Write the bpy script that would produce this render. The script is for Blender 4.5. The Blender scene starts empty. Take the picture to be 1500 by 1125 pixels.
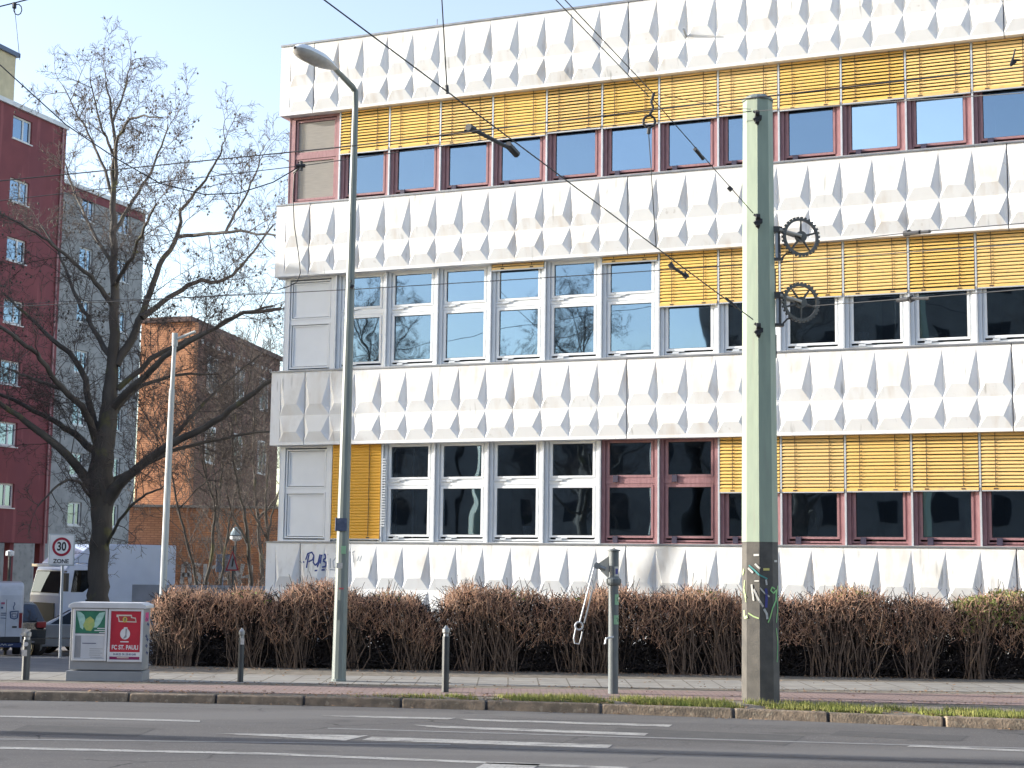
import bpy, bmesh, math, random
import numpy as np
from mathutils import Vector, Matrix
from mathutils.bvhtree import BVHTree
scene = bpy.context.scene
COL = scene.collection
R = math.radians
random.seed(4)
# ------------------------------------------------------------------ camera numbers
FPX, PITCH, ROLL, YAW = 2287.55, .114629, .0131536, .392942
EYE, CELL = 1.95, .65
FX0, FY0 = -8.27571636*CELL, 55.5076787*CELL
cp, sp, cr, sr = math.cos(PITCH), math.sin(PITCH), math.cos(ROLL), math.sin(ROLL)
CF = Vector((0, cp, sp)); CR = Vector((cr, -sp*sr, cp*sr)); CU = Vector((-sr, -sp*cr, cp*cr))
def ray(x, y): return CF + CR*((x-750)/FPX) - CU*((y-562.5)/FPX)
def at(x, y, Y):                      # world point seen at photo pixel x,y at distance Y
    d = ray(x, y); return Vector((0, 0, EYE)) + d*(Y/d.y)
def gnd(x, y, z=0.0):
    d = ray(x, y); t = (z-EYE)/d.z; return Vector((d.x*t, d.y*t, z))
# ------------------------------------------------------------------ object helpers
def tag(o, label=None, cat=None, group=None, kind=None):
    if label: o['label'] = label
    if cat: o['category'] = cat
    if group: o['group'] = group
    if kind: o['kind'] = kind
    return o
def empty(name, loc, rz=0.0, label=None, cat=None, group=None):
    o = bpy.data.objects.new(name, None); COL.objects.link(o)
    o.location = loc; o.rotation_euler = (0, 0, rz); o.empty_display_size = .2
    return tag(o, label, cat, group)
def dup(root):
    r = root.copy(); COL.objects.link(r)
    for ch in list(root.children):
        c = ch.copy(); COL.objects.link(c); c.parent = r
        for g in list(ch.children):
            d = g.copy(); COL.objects.link(d); d.parent = c
    return r
class MB:
    def __init__(s): s.v = []; s.f = []; s.m = []
    def add(s, vs, fs, mi=0):
        n = len(s.v); s.v += [tuple(v) for v in vs]
        s.f += [tuple(i+n for i in f) for f in fs]; s.m += [mi]*len(fs); return s
    def box(s, x0, x1, y0, y1, z0, z1, mi=0):
        return s.add([(x0,y0,z0),(x1,y0,z0),(x1,y1,z0),(x0,y1,z0),(x0,y0,z1),(x1,y0,z1),(x1,y1,z1),(x0,y1,z1)],
            [(3,2,1,0),(4,5,6,7),(0,1,5,4),(1,2,6,5),(2,3,7,6),(3,0,4,7)], mi)
    def frame(s, x0, x1, z0, z1, w, y0, y1, mi=0):     # rectangular ring in the xz plane
        if isinstance(w, (int, float)): w = (w, w, w, w)   # left right bottom top
        s.box(x0, x0+w[0], y0, y1, z0, z1, mi); s.box(x1-w[1], x1, y0, y1, z0, z1, mi)
        s.box(x0+w[0], x1-w[1], y0, y1, z0, z0+w[2], mi); s.box(x0+w[0], x1-w[1], y0, y1, z1-w[3], z1, mi)
        return s
    def tube(s, pts, rad, n=6, mi=0, caps=True):
        pts = [Vector(p) for p in pts]
        if isinstance(rad, (int, float)): rad = [rad]*len(pts)
        rings = []; up = None
        for i, p in enumerate(pts):
            t = (pts[min(i+1, len(pts)-1)]-pts[max(i-1, 0)])
            if t.length < 1e-9: t = Vector((0,0,1))
            t.normalize()
            if up is None:
                up = t.cross(Vector((0,1,0)) if abs(t.y) < .9 else Vector((1,0,0))).normalized()
            up = (up - t*up.dot(t))
            if up.length < 1e-6: up = t.orthogonal()
            up.normalize(); w = t.cross(up)
            rings.append([p + (up*math.cos(2*math.pi*k/n) + w*math.sin(2*math.pi*k/n))*rad[i] for k in range(n)])
        vs = [v for r in rings for v in r]; fs = []
        for i in range(len(pts)-1):
            for k in range(n):
                a = i*n+k; b = i*n+(k+1) % n
                fs.append((a, b, b+n, a+n))
        if caps: fs.append(tuple(range(n-1, -1, -1))); fs.append(tuple((len(pts)-1)*n+k for k in range(n)))
        return s.add(vs, fs, mi)
    def lathe(s, prof, c=(0,0,0), n=24, mi=0, axis='z', rot=0):
        vs = []; fs = []
        for r, z in prof:
            for k in range(n):
                a = 2*math.pi*(k+.5)/n+rot
                if axis == 'z': vs.append((c[0]+r*math.cos(a), c[1]+r*math.sin(a), c[2]+z))
                elif axis == 'y': vs.append((c[0]+r*math.cos(a), c[1]+z, c[2]-r*math.sin(a)))
                else: vs.append((c[0]+z, c[1]+r*math.cos(a), c[2]+r*math.sin(a)))
        for i in range(len(prof)-1):
            for k in range(n):
                a = i*n+k; b = i*n+(k+1) % n; fs.append((a, b, b+n, a+n))
        fs.append(tuple(range(n-1, -1, -1))); fs.append(tuple((len(prof)-1)*n+k for k in range(n)))
        return s.add(vs, fs, mi)
    def prism(s, poly, h0, h1, plane='xz', mi=0):       # poly extruded along the missing axis
        def P(a, b, h): return {'xz': (a, h, b), 'yz': (h, a, b), 'xy': (a, b, h)}[plane]
        n = len(poly); vs = [P(a, b, h0) for a, b in poly]+[P(a, b, h1) for a, b in poly]
        fs = [tuple(range(n)), tuple(range(2*n-1, n-1, -1))]+[(i, i+n, (i+1) % n+n, (i+1) % n) for i in range(n)]
        return s.add(vs, fs, mi)
    def ribbon(s, pts, w, mi=0, nrm=(0,-1,0)):
        nrm = Vector(nrm); pts = [Vector(p) for p in pts]; vs = []
        for i, p in enumerate(pts):
            t = (pts[min(i+1, len(pts)-1)]-pts[max(i-1, 0)]).normalized(); q = t.cross(nrm).normalized()*w/2
            vs += [p-q, p+q]
        return s.add(vs, [(2*i, 2*i+1, 2*i+3, 2*i+2) for i in range(len(pts)-1)], mi)
    def xf(s, M):
        s.v = [tuple(M @ Vector(v)) for v in s.v]; return s
    def build(s, name, mats, parent=None, smooth=False, bevel=0, fixn=True):
        me = bpy.data.meshes.new(name); me.from_pydata(s.v, [], s.f)
        if not isinstance(mats, (list, tuple)): mats = [mats]
        for m in mats: me.materials.append(m)
        if len(mats) > 1: me.polygons.foreach_set('material_index', s.m)
        if fixn and len(s.f) < 60000:
            bm = bmesh.new(); bm.from_mesh(me); bmesh.ops.recalc_face_normals(bm, faces=bm.faces); bm.to_mesh(me); bm.free()
        if smooth: me.polygons.foreach_set('use_smooth', [True]*len(me.polygons))
        me.update()
        o = bpy.data.objects.new(name, me); COL.objects.link(o)
        if parent: o.parent = parent
        if bevel:
            b = o.modifiers.new('bevel', 'BEVEL'); b.width = bevel; b.segments = 2; b.limit_method = 'ANGLE'; b.angle_limit = R(35)
        return o
# ------------------------------------------------------------------ materials
def mat(name, c, rough=.7, c2=None, scale=3.0, metal=0.0, bump=0.0, bscale=None, spec=.5, detail=6, stretch=None, contrast=.5, coat=0):
    m = bpy.data.materials.new(name); m.use_nodes = True; nt = m.node_tree; N = nt.nodes; L = nt.links
    b = N['Principled BSDF']; b.inputs['Roughness'].default_value = rough; b.inputs['Metallic'].default_value = metal
    b.inputs['Specular IOR Level'].default_value = spec; b.inputs['Coat Weight'].default_value = coat
    if c2 is None: c2 = tuple(x*.85 for x in c)
    tc = N.new('ShaderNodeTexCoord'); mp = N.new('ShaderNodeMapping'); L.new(tc.outputs['Object'], mp.inputs[0])
    if stretch: mp.inputs['Scale'].default_value = stretch
    no = N.new('ShaderNodeTexNoise'); no.inputs['Scale'].default_value = scale; no.inputs['Detail'].default_value = detail
    L.new(mp.outputs[0], no.inputs['Vector'])
    cr_ = N.new('ShaderNodeValToRGB'); e = cr_.color_ramp.elements
    e[0].position = .5-contrast*.3; e[1].position = .5+contrast*.3
    e[0].color = (*c, 1); e[1].color = (*c2, 1)
    L.new(no.outputs['Fac'], cr_.inputs[0]); L.new(cr_.outputs[0], b.inputs['Base Color'])
    if bump:
        n2 = N.new('ShaderNodeTexNoise'); n2.inputs['Scale'].default_value = bscale or scale*6; n2.inputs['Detail'].default_value = 5
        L.new(mp.outputs[0], n2.inputs['Vector']); bp = N.new('ShaderNodeBump'); bp.inputs['Strength'].default_value = bump
        bp.inputs['Distance'].default_value = .02; L.new(n2.outputs['Fac'], bp.inputs['Height']); L.new(bp.outputs[0], b.inputs['Normal'])
    m['_'] = 0
    return m
def nodes(m): return m.node_tree.nodes, m.node_tree.links, m.node_tree.nodes['Principled BSDF']
def layer(m, color, scale, lo, hi, stretch=(1,1,1), amount=1.0, seed=0.0, second=None):
    """blend a stain colour over the base colour where a noise passes lo..hi"""
    N, L, b = nodes(m); src = b.inputs['Base Color'].links[0].from_socket
    tc = N.new('ShaderNodeTexCoord'); mp = N.new('ShaderNodeMapping'); L.new(tc.outputs['Object'], mp.inputs[0])
    mp.inputs['Scale'].default_value = stretch; mp.inputs['Location'].default_value = (seed, seed*1.7, seed*.6)
    no = N.new('ShaderNodeTexNoise'); no.inputs['Scale'].default_value = scale; no.inputs['Detail'].default_value = 4
    L.new(mp.outputs[0], no.inputs['Vector'])
    mr = N.new('ShaderNodeMapRange'); mr.inputs['From Min'].default_value = lo; mr.inputs['From Max'].default_value = hi
    mr.inputs['To Max'].default_value = amount; L.new(no.outputs['Fac'], mr.inputs[0]); f = mr.outputs[0]
    if second:
        n3 = N.new('ShaderNodeTexNoise'); n3.inputs['Scale'].default_value = second[0]; L.new(tc.outputs['Object'], n3.inputs['Vector'])
        m3 = N.new('ShaderNodeMapRange'); m3.inputs['From Min'].default_value = second[1]; m3.inputs['From Max'].default_value = second[2]
        L.new(n3.outputs['Fac'], m3.inputs[0]); mu = N.new('ShaderNodeMath'); mu.operation = 'MULTIPLY'
        L.new(f, mu.inputs[0]); L.new(m3.outputs[0], mu.inputs[1]); f = mu.outputs[0]
    mx = N.new('ShaderNodeMixRGB'); L.new(f, mx.inputs[0]); L.new(src, mx.inputs[1]); mx.inputs[2].default_value = (*color, 1)
    L.new(mx.outputs[0], b.inputs['Base Color']); return m
M = {}
M['concrete'] = mat('painted_concrete', (.86,.86,.855), .75, (.81,.805,.795), 2.2, bump=.12, bscale=60, contrast=.9)
layer(M['concrete'], (.56,.45,.34), 1.0, .46, .72, (5,1,1.3), .50, 3.1, (.9,.42,.60))
layer(M['concrete'], (.30,.29,.27), 1.0, .58, .70, (10,1,1.1), .60, 7.7, (1.4,.53,.62))
layer(M['concrete'], (.42,.38,.33), 9.0, .62, .72, (1,1,1), .35, 1.3, (2.0,.5,.6))
M['facet'] = mat('weathered_facet', (.77,.755,.715), .8, (.83,.82,.79), 1.6, bump=.15, bscale=50, contrast=.9)
layer(M['facet'], (.50,.40,.29), 1.0, .44, .72, (5,1,1.3), .40, 3.1, (.9,.40,.60))
layer(M['facet'], (.26,.25,.23), 1.0, .56, .68, (10,1,1.1), .55, 7.7, (1.4,.52,.62))
layer(M['facet'], (.52,.46,.38), 2.6, .50, .64, (1,1,.8), .28, 11.0)
def per_object(m, lo=.93, hi=1.03, sat=.0, hue=0.0):
    N, L, b = nodes(m); src = b.inputs['Base Color'].links[0].from_socket
    oi = N.new('ShaderNodeObjectInfo'); mr = N.new('ShaderNodeMapRange'); mr.inputs['To Min'].default_value = lo; mr.inputs['To Max'].default_value = hi
    L.new(oi.outputs['Random'], mr.inputs[0]); h = N.new('ShaderNodeHueSaturation'); L.new(mr.outputs[0], h.inputs['Value']); L.new(src, h.inputs['Color'])
    if sat:
        m2 = N.new('ShaderNodeMapRange'); m2.inputs['To Min'].default_value = 1-sat; m2.inputs['To Max'].default_value = 1.0
        mu = N.new('ShaderNodeMath'); mu.operation = 'FRACT'; m3 = N.new('ShaderNodeMath'); m3.operation = 'MULTIPLY'; m3.inputs[1].default_value = 7.3
        L.new(oi.outputs['Random'], m3.inputs[0]); L.new(m3.outputs[0], mu.inputs[0]); L.new(mu.outputs[0], m2.inputs[0]); L.new(m2.outputs[0], h.inputs['Saturation'])
    L.new(h.outputs[0], b.inputs['Base Color'])
per_object(M['concrete'])
M['cap'] = mat('zinc_flashing', (.22,.23,.24), .45, (.3,.3,.31), 5, metal=.6)
M['sill'] = mat('sill_grey', (.36,.37,.38), .5, (.44,.44,.44), 5)
M['white'] = mat('white_plastic', (.83,.84,.84), .4, (.79,.80,.80), 4)
M['whitepanel'] = mat('white_panel', (.74,.76,.78), .5, (.70,.72,.74), 2)
M['mauve'] = mat('mauve_frame', (.36,.19,.195), .5, (.29,.145,.15), 6, stretch=(4,4,1))
M['mauvedark'] = mat('dark_bracket', (.05,.04,.07), .5)
M['alu'] = mat('aluminium', (.62,.64,.66), .4, (.55,.57,.59), 8, metal=.25)
M['slat'] = mat('mustard_slat', (.84,.54,.15), .40, (.77,.475,.115), 3, stretch=(1,1,14), contrast=.9)
layer(M['slat'], (.50,.34,.16), 3.0, .58, .75, (2,1,2), .5, 2.0)
per_object(M['slat'], .94, 1.12, .14)
M['orangeslat'] = mat('orange_slat', (.78,.40,.03), .45, (.68,.34,.03), 3, stretch=(1,1,14), contrast=.9)
M['cord'] = mat('blind_cord', (.12,.08,.05), .8)
M['shutter'] = mat('beige_shutter', (.50,.47,.43), .6, (.44,.41,.38), 4, stretch=(1,1,10))
M['room'] = mat('room_wall', (.16,.17,.17), .9)
M['curtain'] = mat('curtain', (.30,.36,.28), .9, (.22,.27,.21), 6, stretch=(8,1,.3))
M['paleblind'] = mat('pale_inner_blind', (.62,.72,.78), .8)
M['steel'] = mat('galvanised', (.35,.36,.36), .45, (.26,.27,.27), 8, metal=.6)
M['black'] = mat('black_rubber', (.02,.02,.022), .6)
M['wire'] = mat('wire_black', (.03,.03,.033), .5)
def glass(name, tint, fac, col):
    m = bpy.data.materials.new(name); m.use_nodes = True; nt = m.node_tree; N = nt.nodes; L = nt.links
    N.remove(N['Principled BSDF']); out = [n for n in N if n.type == 'OUTPUT_MATERIAL'][0]
    tr = N.new('ShaderNodeBsdfTransparent'); tr.inputs[0].default_value = (*tint, 1)
    gl = N.new('ShaderNodeBsdfGlossy'); gl.inputs['Roughness'].default_value = .015; gl.inputs['Color'].default_value = (*col, 1)
    tc = N.new('ShaderNodeTexCoord'); no = N.new('ShaderNodeTexNoise'); no.inputs['Scale'].default_value = 1.1; no.inputs['Detail'].default_value = 1
    L.new(tc.outputs['Object'], no.inputs['Vector']); bp = N.new('ShaderNodeBump'); bp.inputs['Strength'].default_value = .2; bp.inputs['Distance'].default_value = .02
    L.new(no.outputs['Fac'], bp.inputs['Height']); L.new(bp.outputs[0], gl.inputs['Normal'])
    fr = N.new('ShaderNodeFresnel'); fr.inputs[0].default_value = 1.5
    ad = N.new('ShaderNodeMath'); ad.operation = 'ADD'; ad.inputs[1].default_value = fac; ad.use_clamp = True; L.new(fr.outputs[0], ad.inputs[0])
    oi = N.new('ShaderNodeObjectInfo'); mr = N.new('ShaderNodeMapRange'); mr.inputs['To Min'].default_value = -.06 if fac > .05 else 0; mr.inputs['To Max'].default_value = .07 if fac > .05 else 0
    L.new(oi.outputs['Random'], mr.inputs[0]); a2 = N.new('ShaderNodeMath'); a2.operation = 'ADD'; a2.use_clamp = True; L.new(ad.outputs[0], a2.inputs[0]); L.new(mr.outputs[0], a2.inputs[1]); ad = a2
    mx = N.new('ShaderNodeMixShader'); L.new(ad.outputs[0], mx.inputs[0]); L.new(tr.outputs[0], mx.inputs[1]); L.new(gl.outputs[0], mx.inputs[2])
    L.new(mx.outputs[0], out.inputs['Surface']); return m
M['glass'] = glass('window_glass', (.50,.53,.56), .27, (.60,.80,1.0))
M['glasspale'] = glass('coated_glass', (.5,.53,.56), .62, (.74,.90,1.0))
M['carglass'] = glass('car_glass', (.08,.1,.11), .0, (.55,.62,.70))
# ------------------------------------------------------------------ world, sun, camera
ALT, SUN = R(13.6), Vector((-.991, .138, 0)).normalized()
w = bpy.data.worlds.new('World'); scene.world = w; w.use_nodes = True; nt = w.node_tree
sky = nt.nodes.new('ShaderNodeTexSky'); sky.sky_type = 'NISHITA'; sky.sun_disc = False
sky.sun_elevation = ALT; sky.sun_rotation = math.atan2(SUN.x, SUN.y); sky.air_density = 1.0; sky.dust_density = 1.1; sky.ozone_density = 1.2
bg = nt.nodes['Background']; bg.inputs[1].default_value = .12; 
hsv = nt.nodes.new('ShaderNodeHueSaturation'); hsv.inputs['Saturation'].default_value = .86; hsv.inputs['Hue'].default_value = .514
nt.links.new(sky.outputs[0], hsv.inputs['Color']); nt.links.new(hsv.outputs[0], bg.inputs[0])
sl = bpy.data.lights.new('sun', 'SUN'); sl.energy = 2.75; sl.angle = R(.5); sl.color = (1, .965, .90)
so = bpy.data.objects.new('sun', sl); COL.objects.link(so)
sd = Vector((SUN.x*math.cos(ALT), SUN.y*math.cos(ALT), math.sin(ALT))); so.rotation_euler = sd.to_track_quat('Z', 'Y').to_euler(); so.location = (-30, 10, 30)
cam = bpy.data.cameras.new('camera'); co = bpy.data.objects.new('camera', cam); COL.objects.link(co)
cam.sensor_width = 36; cam.lens = FPX/1500*36; cam.clip_end = 3000; cam.clip_start = .1
Mx = Matrix((CR, CU, -CF)).transposed().to_4x4(); Mx.translation = (0, 0, EYE); co.matrix_world = Mx
scene.camera = co
scene.view_settings.view_transform = 'Standard'; scene.view_settings.look = 'None'; scene.view_settings.exposure = 1.80
scene.render.engine = 'CYCLES'; scene.cycles.max_bounces = 6; scene.cycles.transparent_max_bounces = 12
# ================================================================== GROUND
KERB = [(-60,24.6),(-30,23.9),(-14,23.35),(-7.3,23.2),(-5.4,23.18),(-3,22.98),(-1.2,22.78),(1.36,22.33),(3.17,21.88),(5.6,21.17),(6.8,20.83),(14,18.6),(40,10.5)]
def kerbY(x):
    for (a, b), (c, d) in zip(KERB, KERB[1:]):
        if a <= x <= c: return b+(d-b)*(x-a)/(c-a)
    return KERB[-1][1]
def terr(x, y):                       # side street sinks away on the left
    P = [(27,0),(36,-.28),(44,-.78),(50,-1.12),(60,-1.3),(600,-1.3)]
    z = 0
    if y > 27:
        for (a, b), (c, d) in zip(P, P[1:]):
            if a <= y <= c: z = b+(d-b)*(y-a)/(c-a)
    k = 1 if y > 45 else min(1, max(0, (-4.2-x)/2.0))
    return z*k
M['asphalt'] = mat('road_asphalt', (.118,.108,.100), .85, (.092,.085,.080), 1.1, bump=.35, bscale=90, stretch=(.25,1.2,1), contrast=.8)
layer(M['asphalt'], (.34,.33,.32), 45.0, .60, .70, (1,1,1), .5)
layer(M['asphalt'], (.05,.048,.045), 40.0, .62, .70, (1,1,1), .5, 3.3)
layer(M['asphalt'], (.06,.055,.052), 1.3, .60, .68, (.8,1.3,1), .6, 12.0)
layer(M['asphalt'], (.07,.068,.07), .5, .52, .70, (.22,3.0,1), .45, 5.0)
M['sideroad'] = mat('side_asphalt', (.13,.13,.135), .85, (.17,.17,.17), 1.5, bump=.3, bscale=80)
M['sand'] = mat('sandy_soil', (.27,.23,.18), .95, (.16,.135,.10), 5, bump=.8, bscale=50)
M['pink'] = mat('pink_paving', (.36,.25,.215), .85, (.29,.205,.18), 2, bump=.1)
M['slab'] = mat('grey_slabs', (.36,.335,.29), .85, (.29,.27,.24), 3, bump=.1)
M['kerb'] = mat('kerb_granite', (.31,.235,.165), .9, (.17,.13,.095), 7, bump=.6, bscale=35)
M['paint'] = mat('road_paint', (.46,.44,.40), .7, (.33,.315,.29), 8, bump=.2, contrast=1.0)
layer(M['paint'], (.19,.18,.175), 26.0, .55, .64, (1,1,1), .8)
def cracks(m, scale, width, col, stretch=(1,1,1), thr=.5):
    N, L, b = nodes(m); src = b.inputs['Base Color'].links[0].from_socket
    tc = N.new('ShaderNodeTexCoord'); mp = N.new('ShaderNodeMapping'); mp.inputs['Scale'].default_value = stretch; L.new(tc.outputs['Object'], mp.inputs[0])
    n1 = N.new('ShaderNodeTexNoise'); n1.inputs['Scale'].default_value = 2.5; n1.inputs['Detail'].default_value = 6; L.new(mp.outputs[0], n1.inputs['Vector'])
    ad = N.new('ShaderNodeMixRGB'); ad.blend_type = 'ADD'; ad.inputs[0].default_value = .35; L.new(mp.outputs[0], ad.inputs[1]); L.new(n1.outputs['Color'], ad.inputs[2])
    vo = N.new('ShaderNodeTexVoronoi'); vo.feature = 'DISTANCE_TO_EDGE'; vo.inputs['Scale'].default_value = scale; L.new(ad.outputs[0], vo.inputs['Vector'])
    mr = N.new('ShaderNodeMapRange'); mr.inputs['From Min'].default_value = width; mr.inputs['From Max'].default_value = width*.3; L.new(vo.outputs['Distance'], mr.inputs[0])
    n2 = N.new('ShaderNodeTexNoise'); n2.inputs['Scale'].default_value = .35; L.new(tc.outputs['Object'], n2.inputs['Vector']); m2 = N.new('ShaderNodeMapRange'); m2.inputs['From Min'].default_value = thr; m2.inputs['From Max'].default_value = thr+.08; L.new(n2.outputs['Fac'], m2.inputs[0])
    mu = N.new('ShaderNodeMath'); mu.operation = 'MULTIPLY'; L.new(mr.outputs[0], mu.inputs[0]); L.new(m2.outputs[0], mu.inputs[1])
    mx = N.new('ShaderNodeMixRGB'); L.new(mu.outputs[0], mx.inputs[0]); L.new(src, mx.inputs[1]); mx.inputs[2].default_value = (*col, 1); L.new(mx.outputs[0], b.inputs['Base Color'])
cracks(M['asphalt'], .45, .012, (.03,.028,.027), (1,1.6,1), .48)
layer(M['asphalt'], (.155,.145,.135), .35, .50, .62, (.4,1.6,1), .8, 9.0)
layer(M['paint'], (.12,.112,.105), 3.0, .52, .60, (1,4,1), .7, 2.0)
def brick(m, c1, c2, mortar, w, h, off=.5, msize=.012, vec=(0,0,0)):
    N, L, b = nodes(m); src = b.inputs['Base Color'].links[0].from_socket
    tc = N.new('ShaderNodeTexCoord'); mp = N.new('ShaderNodeMapping'); mp.inputs['Rotation'].default_value = vec; L.new(tc.outputs['Object'], mp.inputs[0])
    br = N.new('ShaderNodeTexBrick'); br.inputs['Scale'].default_value = 1; br.inputs['Brick Width'].default_value = w; br.inputs['Row Height'].default_value = h
    br.inputs['Mortar Size'].default_value = msize; br.offset = off; br.inputs['Color1'].default_value = (*c1, 1); br.inputs['Color2'].default_value = (*c2, 1); br.inputs['Mortar'].default_value = (*mortar, 1)
    L.new(mp.outputs[0], br.inputs['Vector']); mx = N.new('ShaderNodeMixRGB'); mx.blend_type = 'MULTIPLY'; mx.inputs[0].default_value = 1
    L.new(src, mx.inputs[1]); L.new(br.outputs[0], mx.inputs[2]); L.new(mx.outputs[0], b.inputs['Base Color']); return m
brick(M['pink'], (1,1,1), (.88,.86,.86), (.55,.5,.48), .2, .1)
brick(M['slab'], (1,1,1), (.9,.9,.9), (.42,.38,.34), .5, .5, 0, .012)
# the ground sheet: road side at -.13, land side following terr()
mb = MB(); xs = [-400,-120,-60]+[-40+i*2 for i in range(50)]+[70,150,400]
ys = [0,.0001,1,2,3,4,6,8,10,12,14,17,20,23,27,32,40,60,120,400]
for i, x in enumerate(xs):
    ky = kerbY(max(-60, min(40, x)))+.08
    for y in ys: mb.v.append((x, ky+y, terr(x, ky+y)-.012 if y > 0 else -.13))
n = len(ys)
for i in range(len(xs)-1):
    for j in range(n-1): mb.f.append((i*n+j, (i+1)*n+j, (i+1)*n+j+1, i*n+j+1)); mb.m.append(0)
tag(mb.build('ground', M['sideroad'], fixn=False), kind='structure')
mb = MB(); mb.v = [(x, -80 if j == 0 else kerbY(max(-60, min(40, x)))+.1, -.126) for x in xs for j in (0, 1)]
mb.f = [(2*i, 2*i+2, 2*i+3, 2*i+1) for i in range(len(xs)-1)]; mb.m = [0]*len(mb.f)
tag(mb.build('road', M['asphalt'], fixn=False), kind='structure')
layer(M['slab'], (.22,.20,.17), 1.2, .48, .66, (1,2,1), .6, 3.0)
layer(M['pink'], (.20,.16,.14), 1.0, .50, .66, (.6,2,1), .5, 6.0)
layer(M['kerb'], (.12,.10,.075), 2.0, .48, .62, (1,1,3), .6, 8.0)
layer(M['kerb'], (.42,.36,.27), 14.0, .58, .68, (1,1,1), .5, 1.0)
def strip(name, m, f0, f1, x0, x1, z):
    mb = MB(); q = [x0+(x1-x0)*i/40 for i in range(41)]
    for x in q: mb.v += [(x, f0(x), z), (x, f1(x), z)]
    mb.f = [(2*i, 2*i+2, 2*i+3, 2*i+1) for i in range(40)]; mb.m = [0]*40
    return tag(mb.build(name, m, fixn=False), kind='structure')
strip('verge', M['sand'], lambda x: kerbY(x)+.13, lambda x: 23.75+(.012*x), -30, 25, -.004)
strip('cycle_path', M['pink'], lambda x: max(23.45-.045*max(0, x), kerbY(x)+.3), lambda x: 24.95+.012*x, -30, 25, .001)
strip('verge', M['sand'], lambda x: 24.9+.012*x, lambda x: 25.45+.012*x, -30, 25, -.002)
strip('pavement', M['slab'], lambda x: 25.4+.012*x, lambda x: 27.3+.012*x, -30, 25, .003)
strip('path', M['sand'], lambda x: 27.3+.012*x, lambda x: 29.9, -6.6, 10.8, -.002)
mb = MB()                              # kerb stones with open joints
x = -29.0; k = 0
JX = [gnd(px, py, -.02).x for px, py in ((175,1022),(307,1024),(438,1027),(585,1029),(712,1032),(883,1038),(1080,1044),(1222,1050),(1393,1056))]
cuts = [JX[0]-1.4*i for i in range(14, 0, -1)]+JX+[JX[-1]+1.4*i for i in range(1, 12)]
rk = random.Random(2)
for a, b in zip(cuts, cuts[1:]):
    a += .018; b -= .018; h = rk.uniform(-.008, .008); dy = rk.uniform(-.01, .01)
    ya, yb = kerbY(a)+dy, kerbY(b)+dy
    mb.add([(a,ya-.01,-.2),(b,yb-.01,-.2),(b,yb+.16,-.2),(a,ya+.16,-.2),(a,ya+.02,h),(b,yb+.02,h+.004),(b,yb+.16,h),(a,ya+.16,h)],
        [(3,2,1,0),(4,5,6,7),(0,1,5,4),(1,2,6,5),(2,3,7,6),(3,0,4,7)])
tag(mb.build('kerb', M['kerb'], bevel=.02), kind='structure')
# painted lines and the worn joint lines of the road, laid on the carriageway
def mark(poly, z=-.122, m='paint'):
    mb = MB(); v = [gnd(x, y, z) for x, y in poly]; mb.add(v, [tuple(range(len(v)))])
    o = tag(mb.build('road_marking', M[m], fixn=False), kind='structure')
    if o.data.polygons[0].normal.z < 0: o.data.flip_normals()
mark([(-60,1046.5),(293,1055),(293,1057.5),(-60,1048.5)])
mark([(470,1047.5),(668,1051.5),(655,1054),(500,1050)]); mark([(672,1052.5),(985,1061.5),(980,1064.5),(690,1055.5)])
mark([(604,1061.5),(950,1074),(944,1077.5),(640,1066)])
mark([(315,1074),(540,1077),(505,1085)]); mark([(545,1079),(897,1091),(890,1096),(530,1084)])
mark([(-60,1092.5),(390,1102.5),(930,1124),(900,1126),(390,1105.5),(-60,1095.5)])
mark([(712,1117),(792,1119),(740,1150),(650,1150)])
mark([(1335,1091.5),(1560,1100.5),(1560,1103.5),(1328,1093.5)])
M['seam'] = mat('worn_line', (.27,.26,.25), .8, (.17,.165,.16), 12, contrast=1)
mark([(-60,1081),(660,1090),(660,1091.5),(-60,1082.5)], -.1225, 'seam'); mark([(480,1066),(1560,1097),(1560,1098.5),(480,1067.5)], -.1225, 'seam')
M['patch'] = mat('asphalt_patch', (.085,.08,.076), .9, (.07,.066,.064), 4, bump=.4, bscale=70); layer(M['patch'], (.25,.24,.23), 60.0, .62, .70, (1,1,1), .3)
M['tar'] = mat('tar_seam', (.06,.058,.06), .6, (.10,.098,.1), 10)
mark([(640,1092),(1560,1118),(1560,1121),(640,1094)], -.1228, 'tar')
for i, pz in enumerate(([(905,1066),(1180,1078),(1150,1092),(880,1079)], [(40,1062),(230,1066),(200,1079),(5,1074)], [(1230,1070),(1420,1078),(1405,1086),(1215,1077)])): mark(pz, -.1242, 'patch')
# grass
M['grass'] = mat('verge_grass', (.17,.23,.04), .8, (.38,.34,.13), 3, contrast=1, spec=.2)
mb = MB(); rg = random.Random(8)
for i in range(30000):
    x = rg.uniform(-2.6, 9.5); ky = kerbY(x)+.15; y = ky+rg.random()**1.1*max(.25, min(.95, 23.45-.045*max(0, x)-ky+.05))
    den = min(1, max(.03, (x+2.2)/3.2))
    if rg.random() > den or (math.sin(x*3.1)+math.sin(x*7.7+y*3)+.8*math.sin(x*17+y*9)) < -.75: continue
    h = rg.uniform(.025, .10)*(.5+.5*den); a = rg.uniform(0, 6.28); l = rg.uniform(0, .05); wd = .006
    c, s_ = math.cos(a), math.sin(a)
    mb.add([(x-wd*s_,y+wd*c,-.006),(x+wd*s_,y-wd*c,-.006),(x+l*c,y+l*s_,h)], [(0,1,2)])
tag(mb.build('grass', M['grass'], fixn=False), label='green grass growing along the verge behind the kerb', cat='grass', kind='stuff')
M['litter'] = mat('dead_leaves', (.36,.22,.12), .9, (.2,.12,.07), 9, contrast=1)
mb = MB()
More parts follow.
